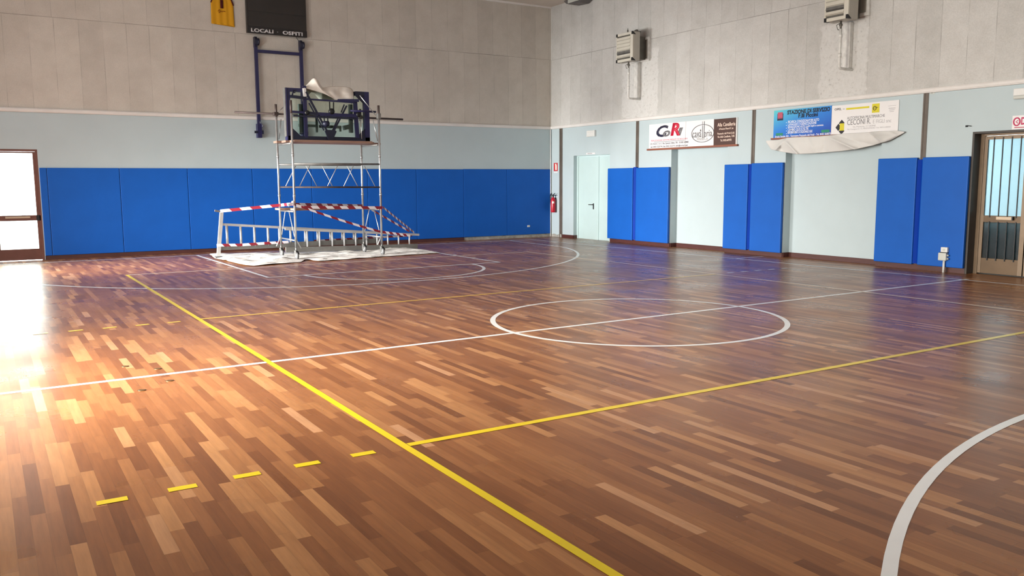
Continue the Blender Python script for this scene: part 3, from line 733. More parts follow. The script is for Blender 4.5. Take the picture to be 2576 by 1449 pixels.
# ================================================================== RIGHT WALL THINGS
# fire extinguisher and its sign
p = on_x(1391.5, 535, XR - .10)
fx, fy, fz = XR - .10, p.y, .735
fe = thing('fire_extinguisher', 'red fire extinguisher hung on right wall near the corner', 'fire extinguisher', (fx, fy, fz))
build('cylinder', MB().lathe((fx, fy, fz), [(0, 0), (.066, .0), (.074, .02), (.074, .36), (.055, .42), (.025, .445), (.025, .46)], 2, 24), M['fe_red'], fe)
build('valve', MB().lathe((fx, fy, fz + .455), [(.022, 0), (.022, .06), (.012, .065)], 2, 12).box(fx - .02, fx + .02, fy - .09, fy + .03, fz + .50, fz + .52), M['black'], fe)
build('handle', MB().bar((fx, fy + .02, fz + .52), (fx, fy - .10, fz + .57), .02, .012), M['black'], fe)
build('hose', MB().tube([(fx, fy + .02, fz + .49), (fx - .01, fy + .07, fz + .545), (fx - .02, fy + .03, fz + .575), (fx - .02, fy + .09, fz + .55), (fx - .02, fy + .12, fz + .47), (fx - .01, fy + .115, fz + .30), (fx, fy + .10, fz + .12)], .012, 8), M['black'], fe)
build('label_sticker', MB().add([(fx + .0755 * math.cos(a), fy + .0755 * math.sin(a), fz + z) for z in (.27, .33) for a in [math.radians(180 + 30 + 6 * k) for k in range(9)]], [(k, k + 1, 10 + k, 9 + k) for k in range(8)]), M['white_plastic'], fe)
build('wall_hook', MB().box(fx + .07, XR, fy - .02, fy + .02, fz + .40, fz + .44), M['black'], fe)
es = thing('extinguisher_sign', 'small red sign with white extinguisher symbol above the extinguisher', 'sign', (XR - .004, 13.24, 1.95))
a = on_x(1393.5, 410, XR); b = on_x(1403, 432, XR)
build('panel', MB().box(XR - .006, XR - .001, b.y, a.y, b.z + .02, a.z), M['sign_red'], es)
ym = (a.y + b.y) / 2 - .02
build('symbol', MB().box(XR - .009, XR - .006, ym - .04, ym + .04, b.z + .05, b.z + .20).box(XR - .009, XR - .006, ym - .02, ym + .05, b.z + .20, b.z + .235), M['ink_cream'], es)
build('caption_strip', MB().box(XR - .005, XR - .001, b.y, a.y, b.z - .03, b.z + .005), M['white_plastic'], es)

# white box above the green door, and the name plate
ab = thing('alarm_box', 'white wall box above the pale green door', 'wall box', (XR - .05, 11.53, 2.89))
a = on_x(1476, 329, XR - .06); b = on_x(1496, 343, XR - .06)
build('case', MB().box(XR - .07, XR - .001, b.y, a.y, b.z, a.z, 0, .012), M['white_plastic'], ab)
build('cover_seam', MB().box(XR - .073, XR - .07, b.y + .03, a.y - .03, b.z + .03, b.z + .036).box(XR - .073, XR - .07, b.y + .03, a.y - .03, a.z - .05, a.z - .044), M['grey_plastic'], ab)
dp = thing('door_plate', 'thin white name plate over the pale green door', 'plate', (XR - .003, 11.5, 2.42))
build('plate', MB().box(XR - .006, XR - .001, 11.31, 11.72, 2.41, 2.455), M['white_board'], dp)
build('lettering', MB().box(XR - .008, XR - .006, 11.44, 11.66, 2.428, 2.442), M['ink_grey'], dp)

# --- sponsor boards, first group (on a red-brown ledge)
X1 = XR - .02; XT = X1 - .0005
s1 = thing('advertising_board', 'white advertising board with large grey and red lettering CoRi', 'sign', (X1, 8.4, 2.47))
build('board', MB().box(X1, XR - .002, 7.70, 9.03, 2.475, 3.085), M['white_board'], s1)
a = on_x(1652, 346, XT)
def T1(s, m, pl, pr, h, **k): return textB(s1, s, m, pl, pr, h, XT, **k)
T1('C', M['ink_navy'], (1651.5, 345.5), (1681, 341), .285, bold=.03, shear=.25, thick=.004, name='letter_c')
T1('o', M['ink_grey'], (1668, 344.3), (1686, 342), .15, bold=.03, shear=.25, thick=.006, name='letter_o')
T1('R', M['ink_red'], (1687, 342), (1711, 340), .31, bold=.04, shear=.2, thick=.006, name='letter_r')
T1('I', M['ink_grey'], (1703, 341.5), (1718, 340), .19, bold=.05, shear=.2, thick=.004, name='letter_i')
T1('REALIZZAZIONE GESTIONE IMPIANTI TECNOLOGICI', M['ink_pinkred'], (1638.5, 356), (1729, 349), .036, thick=.002)
build('rule_line', MB().obox((XT - .001, (on_x(1636, 358.6, XT).y + on_x(1733.5, 351.6, XT).y) / 2, (on_x(1636, 358.6, XT).z + on_x(1733.5, 351.6, XT).z) / 2), (0.001, 0, 0), (0, .56, 0), (0, 0, .004)), M['ink_black'], s1)
T1('CO. RI. & C. S.r.l. | Via Cjavecis Udine, 7/B - 33100 UDINE', M['ink_navy'], (1636, 366), (1732, 358.5), .055, thick=.002, bold=.01)
T1('tel. 0432 522774 | fax 0432 522772 info@corisrl.net', M['ink_navy'], (1637, 373), (1730, 365.5), .05, thick=.002, bold=.01)
s2 = thing('advertising_board', 'white advertising board with cavalleria inside an oval outline', 'sign', (X1, 7.2, 2.47))
build('board', MB().box(X1 + .002, XR - .002, 6.76, 7.695, 2.475, 3.085), M['white_board'], s2)
c = on_x(1767.5, 335.5, XT); ry = 0.365; rz = .205
oval = [(XT - .003, c.y + ry * math.cos(t), c.z + rz * math.sin(t)) for t in [2 * math.pi * k / 64 for k in range(65)]]
build('oval_outline', MB().tube(oval, .008, 6, caps=False), M['ink_grey'], s2)
textB(s2, 'cava', M['ink_grey'], (1742, 346.5), (1764, 344.5), .12, XT, bold=.0, thick=.004)
textB(s2, 'eria.', M['ink_grey'], (1770.5, 344), (1794, 340), .15, XT, thick=.004)
build('letter_stems', MB().box(XT - .006, XT, c.y - .005, c.y + .012, 2.66, 3.05).box(XT - .006, XT, c.y - .058, c.y - .041, 2.66, 3.05), M['ink_grey'], s2)
build('stem_gap', MB().box(XT - .005, XT - .004, c.y - .041, c.y - .005, 2.94, 3.05), M['white_board'], s2)
textB(s2, 'alla', M['ink_grey'], (1761, 331), (1764, 330.5), .06, XT, thick=.003)
textB(s2, 'Vino&Co.', M['ink_pale'], (1752, 354), (1781.5, 352), .085, XT, thick=.003)
s3 = thing('advertising_board', 'dark brown advertising board reading Alla Cavalleria', 'sign', (X1, 6.4, 2.47))
build('board', MB().box(X1, XR - .002, 6.065, 6.755, 2.475, 3.075), M['brown_board'], s3)
for (s, pl, pr, h) in (('Alla Cavalleria', (1805, 319), (1850, 315), .085), ('di Francesco Pinzan & C. sas', (1809, 327), (1845, 323), .045), ('Pozzuolo del Friuli (Ud)', (1805, 340.5), (1847.5, 336.5), .06), ('Via della Cavalleria, 17/B', (1805, 348), (1847.5, 345), .055), ('Tel. 0432.669978', (1812, 356), (1840, 354), .05)):
    textB(s3, s, M['ink_cream'], pl, pr, h, XT, thick=.003, bold=.012)
build('edge_strip', MB().box(X1 - .004, XR - .002, 6.03, 6.062, 2.475, 3.075), M['white_plastic'], s3)
tag(build('sign_ledge', MB().box(XR - .06, XR - .001, 5.99, 9.07, 2.43, 2.475), M['ledge']), 'red-brown ledge under the CoRi and brown advertising boards', 'ledge')
# --- second group
s4 = thing('advertising_board', 'blue advertising board lettered STAZIONE DI SERVIZIO', 'sign', (X1, 4.25, 2.54))
yb0, yb1, zb0, zb1 = 3.515, 4.985, 2.565, 3.145
bo = build('board', MB().box(X1, XR - .002, yb0, yb1, zb0, zb1), M['blue_board'], s4)
def T4(s, m, pl, pr, h, **k): return textB(s4, s, m, pl, pr, h, XT, **k)
T4('STAZIONE DI SERVIZIO', M['ink_black'], (1980.5, 288.5), (2088.5, 278.5), .085, bold=.035, thick=.003)
T4('F.lli Piccini', M['ink_black'], (2008.5, 296.5), (2057.5, 291.5), .085, bold=.03, thick=.003)
for s, pl, pr, h in (('RICARICA CONDIZIONATORI AUTO', (1982.5, 310), (2060.5, 304), .055), ('LAVAGGIO E IGIENIZZAZIONE', (1982.5, 317), (2054, 310.7), .055), ('RIPARAZIONE AUTO multi rapid e convenz.', (1982, 324.3), (2072, 317), .055), ('CAMBIO OLIO E FILTRI', (1982, 330), (2033.5, 326), .055), ('RIFORNIMENTO STAZIONALE GAS', (1981.5, 337), (2043.5, 332), .055), ('Strada Statale 353 - Terenzano Pozzuolo del Friuli - Tel. 0432 560075', (1949.5, 347), (2090, 336.5), .045)):
    T4(s, M['ink_white'], pl, pr, h, bold=.02, thick=.002)
for k in range(5): 
    q = on_x(1978.5, 308.5 + 7 * k, XT); build('bullet', MB().box(XT - .002, XT, q.y - .008, q.y + .008, q.z - .008, q.z + .008), M['ink_white'], s4)
a = on_x(1956, 285.5, XT); b = on_x(1970, 305, XT)
lg = build('logo_square', MB().box(XT - .003, XT, b.y, a.y, b.z + .02, a.z - .01), M['ink_navy'], s4)
build('logo_mark', MB().obox((XT - .004, (a.y + b.y) / 2, (a.z + b.z) / 2 + .04), (.001, 0, 0), (0, (a.y - b.y) * .42, 0), (0, 0, .065)), M['ink_redorange'], s4)
build('logo_bar', MB().box(XT - .005, XT - .003, b.y + .02, a.y - .02, b.z + .075, b.z + .085), M['ink_white'], s4)
for (p0, p1) in (((1952, 341.5), (1969.5, 333)), ((2066, 332.5), (2087, 325))):
    a = on_x(*p0, XT); b = on_x(*p1, XT); z = (a.z + b.z) / 2
    build('green_box', MB().box(XT - .002, XT, b.y, a.y, z - .035, z + .02), M['ink_green'], s4)
s5 = thing('advertising_board', 'white advertising board reading AUTOFFICINA MULTIMARCHE', 'sign', (X1, 2.77, 2.55))
build('board', MB().box(X1, XR - .002, 2.03, 3.51, 2.565, 3.135, 0, .004), M['white_board'], s5)
def T5(s, m, pl, pr, h, **k): return textB(s5, s, m, pl, pr, h, XT, **k)
T5('OPEL', M['ink_grey'], (2099.5, 278.5), (2117, 274), .045, bold=.03, thick=.002); T5('for', M['ink_pale'], (2120.5, 276), (2125.5, 274.5), .03, thick=.002)
a = on_x(2129, 274, XT); b = on_x(2187, 269.5, XT)
build('yellow_stripe', MB().box(XT - .002, XT, b.y, a.y, (a.z + b.z) / 2 - .018, (a.z + b.z) / 2 + .018), M['ink_yellow'], s5)
a = on_x(2194.5, 261.5, XT); b = on_x(2212, 282.5, XT)
build('yellow_square', MB().box(XT - .002, XT, b.y, a.y, b.z, a.z), M['ink_yellow'], s5)
ring = [(XT - .003, (a.y + b.y) / 2 + .02 + .035 * math.cos(t), (a.z + b.z) / 2 + .035 * math.sin(t)) for t in [2 * math.pi * k / 24 for k in range(25)]]
build('ring_emblem', MB().tube(ring, .006, 6, caps=False).bar((XT - .003, (a.y + b.y) / 2 + .06, (a.z + b.z) / 2), (XT - .003, (a.y + b.y) / 2 - .05, (a.z + b.z) / 2 + .012), .004, .008), M['ink_black'], s5)
build('grey_caption', MB().box(XT - .002, XT, 2.10, 2.24, 2.985, 2.998).box(XT - .002, XT, 2.115, 2.225, 2.955, 2.966).box(XT - .002, XT, 2.13, 2.215, 2.925, 2.935).box(XT - .002, XT, 2.09, 2.255, 3.035, 3.041), M['ink_pale'], s5)
T5('AUTOFFICINA MULTIMARCHE', M['ink_grey'], (2131, 301), (2226, 294), .055, bold=.0, thick=.002)
T5('CECONI R.', M['ink_grey'], (2131, 315), (2190, 311), .105, thick=.002); T5('E FIGLI snc', M['ink_pale'], (2196, 310.5), (2242, 307), .07, thick=.002)
T5('Via Mantova, 11 UDINE', M['ink_pale'], (2145, 322), (2203, 317.5), .035, thick=.002); T5('Via Cussignacco 17, PRADAMANO Tel. 0432 640050', M['ink_pale'], (2131, 328.5), (2240, 322), .035, thick=.002)
def dia(mb, px, py, w, mi, squash=1.0):
    q = on_x(px, py, XT); mb.prism([(q.y - w, q.z), (q.y, q.z + w * squash), (q.y + w, q.z), (q.y, q.z - w * squash)], 0, XT - .003, XT, mi)
mb = MB(); dia(mb, 2117.5, 309.5, .066, 0); dia(mb, 2109, 320.5, .066, 0, 1.1); dia(mb, 2117, 330.0, .066, 0)
build('diamond_emblem', mb, M['ink_black'], s5)
mb = MB(); q = on_x(2117.5, 319.5, XT); mb.box(XT - .004, XT - .0005, q.y - .055, q.y + .045, q.z - .07, q.z + .07)
build('emblem_centre', mb, M['ink_yellow'], s5)
tag(build('sign_ledge', MB().box(XR - .06, XR - .001, 2.0, 5.02, 2.525, 2.563), M['ledge']), 'red-brown ledge behind the hanging white cloth', 'ledge')
# white cloth hanging over that ledge
top = [(1925, 354), (1955, 352.5), (1980, 346.5), (2022, 344), (2060, 343), (2094, 340), (2120, 336), (2165, 334), (2210, 330.5), (2260, 329), (2276, 331.5)]
bot = [(1927, 357), (1940, 376), (1965, 381.5), (2004, 388), (2045, 386), (2085, 382.5), (2118, 380), (2152, 375.5), (2195, 366), (2240, 353), (2276, 333)]
rows = []; nu = 150; nv = 24
# folds: ridge lines running down the cloth (positive width) and the overlapping flap near the right end
CREASES = [(1980, 347, 1950, 377, 0.102, 4), (1980, 360, 2006, 388, 0.093, 5), (1962, 352, 1966, 380, -0.051, 4), (2032, 346, 2050, 386, 0.051, 6), (2094, 350, 2152, 376, 0.102, 6),
           (2120, 345, 2190, 366, -0.051, 5), (2186, 333, 2223, 364, 0.145, -1), (2075, 345, 2070, 384, -0.034, 5), (2240, 332, 2262, 343, 0.051, 4)]
def interp(pl, x):
    for (a, b) in zip(pl, pl[1:]):
        if a[0] <= x <= b[0]: return a[1] + (b[1] - a[1]) * (x - a[0]) / (b[0] - a[0])
    return pl[-1][1]
for j in range(nv + 1):
    r = []
    for i in range(nu + 1):
        x = 1927 + (2275 - 1927) * i / nu; yt = interp(top, x); yb_ = interp(bot, x); v = j / nv
        py = yt + (yb_ - yt) * v
        s = i / nu
        fold = .03 * noise.noise((s * 8, v * 2.0, 2.0)) + .05 * math.sin(v * math.pi)
        for (ax, ay, bx, by, amp_, wd) in CREASES:
            dx, dy = bx - ax, by - ay; L2 = dx * dx + dy * dy; tt = ((x - ax) * dx + (py - ay) * dy) / L2
            dd = ((x - ax) * dy - (py - ay) * dx) / math.sqrt(L2); fade = max(0, 1 - max(0, abs(tt - .5) - .5) * 2.5)
            if wd > 0: fold += amp_ * fade * math.exp(-abs(dd) / wd)
            else: fold += amp_ * fade * (math.exp(-dd / 14) if dd > 0 else 0)
        edge = min(1.0, min(s, 1 - s) * 12)
        r.append(on_x(x, py, XR - .066 - max(-.004, fold) * edge * (0.35 + .65 * v)))
    rows.append(r)
tag(build('hanging_cloth', MB().grid(rows), M['drape'], None, None, .004), 'crumpled white cloth hanging below the blue and white boards', 'cloth')

# wall heaters
def heater(label, y0, y1, z0, z1, xb, ypl0, zpl0, zpl1, ypipe, zpipe, top=True):
    xf = 11.90
    h = thing('wall_heater', label, 'heater', (12.2, (y0 + y1) / 2, z0), 'louvred wall heaters high on the right wall')
    fw = .05
    build('casing', MB().box(xf + .03, xb, y0, y1, z0, z1, 0, .006), M['heater_body'], h)
    fr = MB(); fr.box(xf, xf + .03, y0, y0 + .10, z0, z1).box(xf, xf + .03, y1 - .03, y1, z0, z1).box(xf, xf + .03, y0 + .10, y1 - .03, z1 - .06, z1).box(xf, xf + .03, y0 + .10, y1 - .03, z0, z0 + .06)
    build('front_frame', fr, M['heater_slat'], h)
    build('louvre_backing', MB().box(xf + .024, xf + .029, y0 + .05, y1 - .02, z0 + .04, z1 - .04), M['heater_dark'], h)
    for k in range(6):
        z = z0 + .10 + (z1 - z0 - .2) * (k + .5) / 6
        d = .044 if k not in (0, 1) else .034
        build('louvre', MB().obox((xf + .012, (y0 + y1) / 2 + .035, z), (.018, 0, -.012), (0, (y1 - y0) / 2 - .066, 0), (.006, 0, d * .72)), M['heater_slat'] if k != 1 else M['galv_dull'], h)
    for (yy, zz) in ((y0 - .004, z0 - .004), (y1 - .05, z0 - .004), (y0 - .004, z1 - .07), (y1 - .05, z1 - .07)):
        build('corner_cap', MB().prism([(xf - .006, zz), (xf + .10, zz), (xf - .006, zz + .075)], 1, yy, yy + .054), M['black'], h)
    build('bottom_grille', MB().box(xf + .08, xf + .10, y0 + .28, y1 - .12, z0 - .003, z0 + .001), M['heater_dark'], h)
    # air box between casing and wall
    build('air_box', MB().box(xb, XR - .045, y0 + .14, y1 - .06, z0 + .06, z1 - .08), M['heater_dark'], h)
    wp = MB(); rect_frame(wp, 0, XR - .05, XR - .001, ypl0, y1 + .1, zpl0, zpl1, .06)
    build('wall_frame', wp, M['pipe_white'], h)
    build('shaded_wall_panel', MB().box(XR - .015, XR - .002, ypl0 + .06, y1 + .04, zpl0 + .06, zpl1 - .06), M['heater_body'], h)  # beige tone holds the heater's shade on the plate
    xp = 12.08
    build('supply_pipe', MB().tube([(xp, ypipe, z0 - .14), (xp, ypipe, zpipe + .03), (xp + .03, ypipe, zpipe), (XR - .002, ypipe, zpipe)], .026, 10).tube([(xp, ypipe, z0 - .3), (xp, ypipe, z0 - .24)], .034, 10).tube([(xp, ypipe, z0 - .68), (xp, ypipe, z0 - .60)], .034, 10), M['pipe_white'], h)
    v = MB().tube([(xp, ypipe, z0 + .0), (xp, ypipe, z0 - .16)], .020, 10).tube([(xp, ypipe, z0 - .05), (xp, ypipe, z0 - .09)], .032, 8)
    v.tube([(xp, ypipe, z0 - .03), (xp - .05, ypipe + .06, z0 - .07), (xp - .03, ypipe + .045, z0 - .15), (xp, ypipe, z0 - .17)], .008, 6)
    build('valve', v, M['heater_dark'], h)
    build('pipe_casing', MB().box(XR - .10, XR - .002, ypl0 + .36, ypl0 + .52, zpipe + .03, z0 + .02, 0, .012), M['pipe_white'], h)
    if top:
        tv = MB().tube([(xp + .06, y1 - .16, z1 - .01), (xp + .06, y1 - .16, z1 + .12)], .018, 8).tube([(xp + .06, y1 - .16, z1 + .05), (xp + .06, y0 + .14, z1 + .05)], .016, 8).tube([(xp + .06, y1 - .16, z1 + .1), (xp + .06, y1 - .16, z1 + .16)], .008, 6)
        tv.tube([(xp + .06, y0 + .20, z1 + .05), (xp + .06, y0 + .12, z1 + .05)], .03, 8).box(xp - .0, xp + .12, y0 + .05, y0 + .17, z1, z1 + .03)
        build('top_pipework', tv, M['heater_dark'], h)
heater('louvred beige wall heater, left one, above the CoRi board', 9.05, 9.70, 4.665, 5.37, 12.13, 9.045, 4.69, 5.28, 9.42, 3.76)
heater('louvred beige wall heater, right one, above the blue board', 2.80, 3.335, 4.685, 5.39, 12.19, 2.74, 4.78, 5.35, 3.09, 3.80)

# grey floodlight right under the ceiling near the corner
fl = thing('floodlight', 'grey floodlight just below the ceiling near the corner', 'lamp', (12.3, 11.87, 6.55))
build('housing', MB().prism([(11.40, 6.70), (12.34, 6.70), (12.22, 6.60), (12.05, 6.55), (11.60, 6.53), (11.44, 6.60)], 0, 12.12, 12.44), M['lamp_grey'], fl)
build('bracket', MB().box(12.25, XR - .001, 11.8, 11.95, 6.62, 6.66), M['black'], fl)
build('glass', MB().box(12.105, 12.12, 11.52, 12.12, 6.59, 6.68), M['grey_plastic'], fl)

# items round the bronze door
el = thing('emergency_light', 'white emergency light above the bronze door', 'lamp', (XR - .04, -.25, 2.97))
build('body', MB().box(XR - .06, XR - .001, -.46, -.06, 3.02, 3.14, 0, .015), M['white_plastic'], el)
build('diffuser', MB().box(XR - .075, XR - .02, -.45, -.07, 2.965, 3.02, 0, .015), M['grey_plastic'], el)
ps = thing('door_sign', 'white sign with red round emblem and lettering over bronze door', 'sign', (XR - .004, -.3, 2.48))
build('panel', MB().box(XR - .006, XR - .001, -.60, -.05, 2.475, 2.70), M['white_board'], ps)
cy_, cz_ = -.125, 2.60
ring = [(XR - .008, cy_ + .05 * math.cos(t), cz_ + .062 * math.sin(t)) for t in [2 * math.pi * k / 32 for k in range(33)]]
build('ring_emblem', MB().tube(ring, .012, 6, caps=False).tube([(XR - .008, cy_ - .018, cz_ + .02), (XR - .008, cy_ + .015, cz_), (XR - .008, cy_ - .018, cz_ - .025)], .007, 6), M['ink_pinkred'], ps)
text(ps, 'lettering', 'DIVIETO', M['ink_pinkred'], (XR - .006, -.195, 2.545), (0, -1, 0), (-1, 0, 0), .40, .125, bold=.03, thick=.003)
build('caption', MB().box(XR - .008, XR - .006, -.5, -.09, 2.497, 2.512), M['ink_redorange'], ps)
npl = thing('number_plate', 'tiny white plate with digit 9 beside the brown column', 'plate', (XR - .003, 1.40, 3.18))
build('plate', MB().box(XR - .006, XR - .001, 1.345, 1.435, 3.185, 3.265), M['grey_plastic'], npl)
text(npl, 'digit', '9', M['ink_black'], (XR - .006, 1.415, 3.195), (0, -1, 0), (-1, 0, 0), .04, .06, bold=.03, thick=.002)
hk = tag(build('wall_hook', MB().tube([(XR, .72, 2.575), (XR - .03, .72, 2.575), (XR - .035, .67, 2.578), (XR - .02, .63, 2.57)], .007, 6).box(XR - .006, XR, .70, .745, 2.56, 2.59), M['black']), 'small dark hook on wall above the last blue pad', 'hook')
sx = thing('socket_box', 'grey socket box with white cover on blue pad by bronze door', 'socket', (XR - .12, .94, .08))
xs = XR - .0855
build('lower_box', MB().box(xs - .075, xs, .87, 1.018, .215, .355, 0, .014), M['grey_plastic'], sx)
build('upper_box', MB().box(xs - .055, xs, .862, .985, .365, .455, 0, .008), M['white_plastic'], sx)
build('window_label', MB().box(xs - .057, xs - .055, .90, .95, .385, .43), M['grey_plastic'], sx)
build('gasket', MB().box(xs - .06, xs, .865, 1.0, .353, .366), M['black'], sx)
build('outlet_plug', MB().tube([(xs - .035, .872, .31), (xs - .035, .84, .31)], .014, 8).tube([(xs - .035, .872, .25), (xs - .035, .84, .25)], .014, 8), M['grey_plastic'], sx)
build('conduit', MB().tube([(xs - .03, .925, .22), (xs - .03, .925, .0)], .02, 8), M['pipe_white'], sx)

# ================================================================== SCAFFOLD
FY, BY = 10.25, 11.20
sc = thing('scaffold_tower', 'galvanised tube scaffold tower on four casters by back wall', 'scaffold', (4.52, (FY + BY) / 2, 0))
posts = {'FL': (3.54, FY, 3.40), 'FR': (5.54, FY, 3.37), 'BL': (3.50, BY, 3.385), 'BR': (5.485, BY, 3.36)}
for k, (x, y, zt) in posts.items():
    mb = MB().tube([(x, y, .26), (x, y, zt)], .0245, 12)
    for z in (1.38, 2.25): mb.tube([(x, y, z - .03), (x, y, z + .03)], .030, 12)
    build('post', mb, M['galv'], sc)
    tp = build('post_top', MB().tube([(x, y, zt - .27), (x, y, zt + .005)], .027, 12), M['rust_tube'], sc)
    cs = build('caster_fork', MB().tube([(x, y, .27), (x, y, .19)], .022, 10).box(x - .032, x + .032, y - .05, y + .05, .185, .20).box(x - .034, x - .027, y - .07, y + .03, .08, .20).box(x + .027, x + .034, y - .07, y + .03, .08, .20), M['galv_dull'], sc)
    cs2 = MB().lathe((x - .022, y - .035, .095), [(.05, 0), (.088, .002), (.095, .012), (.095, .032), (.088, .042), (.05, .044)], 0, 24)
    wh = build('caster_wheel', cs2, M['rubber'], sc)
    build('wheel_rim', MB().lathe((x - .025, y - .035, .095), [(.015, -.002), (.055, 0), (.055, .05), (.015, .052)], 0, 20), M['rim'], wh)
    build('brake_pedal', MB().bar((x, y - .05, .19), (x, y - .15, .14), .04, .012), M['black'], sc)
# small diagonal stays at the feet of the posts
for (x, y, dx) in ((3.54, FY, .11), (3.50, BY, -.11), (5.54, FY, -.10), (5.485, BY, .10)):
    build('foot_stay', MB().tube([(x, y, .46), (x + dx, y, .24)], .012, 8), M['alu'], sc)
# lattice guard beams, front and back
for (y, xa, xb) in ((FY, 3.54, 5.54), (BY, 3.50, 5.485)):
    build('guard_rail', MB().tube([(xa, y, 2.065), (xb, y, 2.065)], .022, 10), M['galv_dull'], sc)
    build('guard_rail', MB().tube([(xa, y, 1.565), (xb, y, 1.55)], .020, 10), M['rust_tube'], sc)
def brace(pa, pb, Y):
    a = on_y(*pa, Y); b = on_y(*pb, Y); build('lattice_brace', MB().tube([a, b], .0085, 6), M['alu'], sc)
for pa, pb in (((744, 417), (719, 468)), ((779, 417), (754, 468)), ((849, 417), (824, 468)), ((889, 417), (864, 470))): brace(pa, pb, FY)
for pa, pb in (((770, 417), (797, 468)), ((810, 417), (837, 470)), ((873, 417), (900, 469)), ((917, 417), (944, 470))): brace(pa, pb, BY)
# end frame V braces below the lower platform
for x in (3.52, 5.51):
    for (y0, y1) in ((FY + .02, FY + .35), (BY - .02, BY - .35)):
        build('end_brace', MB().tube([(x, y1, 1.06), (x, y0, .50)], .010, 6), M['alu'], sc)
    build('end_rail', MB().tube([(x, FY, .42), (x, BY, .42)], .018, 8), M['galv'], sc)
    build('end_rail', MB().tube([(x, FY, 2.50), (x, BY, 2.50)], .018, 8), M['galv_dull'], sc)
    build('end_rail', MB().tube([(x, FY, 1.04), (x, BY, 1.04)], .018, 8), M['galv_dull'], sc)
# thin stays above the top platform
for pa, pb, Y in (((695, 286), (720, 262), BY), ((702, 350), (707, 300), BY), ((938, 300), (950, 355), FY), ((905, 240), (945, 290), FY), ((910, 350), (908, 300), FY)):
    build('upper_stay', MB().tube([on_y(*pa, Y), on_y(*pb, Y)], .009, 6), M['galv'], sc)
build('long_rail', MB().tube([(2.615, BY + .06, 3.19), (6.60, BY + .06, 3.165)], .023, 10), M['rust_tube'], sc)
for (x, y) in ((3.50, BY + .03), (5.485, BY + .03)): build('coupler', MB().box(x - .05, x + .05, y - .06, y + .07, 3.14, 3.22, 0, .01), M['rust_tube'], sc)
build('coupler', MB().box(5.50, 5.58, FY - .05, FY + .05, 3.08, 3.20, 0, .012), M['galv_dull'], sc)
build('short_rail', MB().tube([(4.9, FY + .06, 3.24), (5.50, FY + .06, 3.235)], .022, 10), M['navy'], sc)

# boards lying on the scaffold
def plank(label, x0, x1, y0, y1, z0, z1, sag=0.0):
    mb = MB(); n = 12; vs = []; rows = []
    for i in range(n + 1):
        x = x0 + (x1 - x0) * i / n; s = -sag * (1 - ((i / n - .5) * 2) ** 2)
        rows.append([(x, y0, z0 + s), (x, y1, z0 + s), (x, y1, z1 + s), (x, y0, z1 + s)])
    vs = [p for r in rows for p in r]; fs = [(0, 1, 2, 3), tuple(4 * n + k for k in (3, 2, 1, 0))]
    for i in range(n):
        for k in range(4): fs.append((4 * i + k, 4 * i + (k + 1) % 4, 4 * i + 4 + (k + 1) % 4, 4 * i + 4 + k))
    tag(build('scaffold_board', mb.add(vs, fs), M['board_wood']), label, 'board', 'wooden boards on the scaffold')
plank('wooden board on the top scaffold platform, front one under the backboard', 3.58, 5.36, 10.22, 10.55, 2.525, 2.575)
plank('wooden board on the top scaffold platform, middle one', 3.50, 5.55, 10.57, 10.87, 2.53, 2.575)
plank('wooden board on the top scaffold platform, rear one with longest overhang', 3.40, 5.85, 10.89, 11.15, 2.53, 2.575)
plank('wooden board on the lower scaffold level, front one behind striped tape', 3.56, 5.56, 10.30, 10.62, 1.06, 1.105)
plank('wooden board on the lower scaffold level, rear one reaching past left post', 3.37, 5.45, 10.75, 11.12, 1.06, 1.105)

# ================================================================== BACKBOARD standing on the scaffold
bb = thing('backboard', 'glass basketball backboard with navy steel frame standing on scaffold', 'backboard', (4.53, 10.72, 2.58))
by0, by1 = 10.66, 10.74
fz0, fz1 = 2.578, 3.705; fx0, fx1 = 3.585, 5.49
w = .075
build('frame_side', MB().box(fx0, fx0 + w, by0, by1 + .05, fz0, fz1).box(fx0 - .02, fx0, by0 - .02, by1 + .05, fz0, fz1), [M['navy']], bb)
build('frame_side', MB().box(fx1 - .11, fx1, by0, by1 + .05, fz0, fz1), M['navy'], bb)
build('frame_bottom', MB().box(fx0, fx1, by0, by1 + .05, fz0, fz0 + .10), M['navy_dark'], bb)
build('frame_top', MB().box(fx0 + w, 3.93, by0, by1 + .05, fz1 - .075, fz1), M['navy'], bb)
build('frame_top', MB().box(5.17, fx1 - .11, by0, by1 + .05, fz1 - .09, fz1), M['navy_dark'], bb)
build('glass_pane', MB().box(fx0 + .03, fx1 - .03, by1 + .02, by1 + .032, fz0 + .05, fz1 - .03), M['glass_clear'], bb)
build('edge_pad', MB().box(fx0 - .038, fx0 - .02, by0, by1 + .05, 2.66, fz1), M['galv_dull'], bb)
for (cx, sx, cz, sz) in ((fx0 + w, 1, fz0 + .10, 1), (fx1 - .11, -1, fz0 + .10, 1), (fx1 - .11, -1, fz1 - .09, -1)):
    build('corner_plate', MB().prism([(cx, cz), (cx + sx * .22, cz), (cx, cz + sz * .20)], 1, by0 + .02, by0 + .03), M['navy_dark'], bb)
build('corner_hook', MB().tube([on_y(735, 240, by0), on_y(738, 228, by0), on_y(744, 226, by0), on_y(740, 234, by0)], .018, 8), M['navy_dark'], bb)
def bbar(name, pa, pb, r, mat, Y=by0 - .02, square=True):
    a = on_y(*pa, Y); b = on_y(*pb, Y)
    build(name, MB().bar(a, b, r * 2, r * 2, (0, 1, 0)) if square else MB().tube([a, b], r, 8), mat, bb)
bbar('cross_bar', (729, 242), (768, 247), .03, M['navy_dark']); bbar('cross_bar', (768, 249), (892, 258), .018, M['navy'])
bbar('cross_bar', (850, 253), (902, 253), .03, M['navy']); bbar('cross_bar', (735, 281), (775, 284), .024, M['navy'])
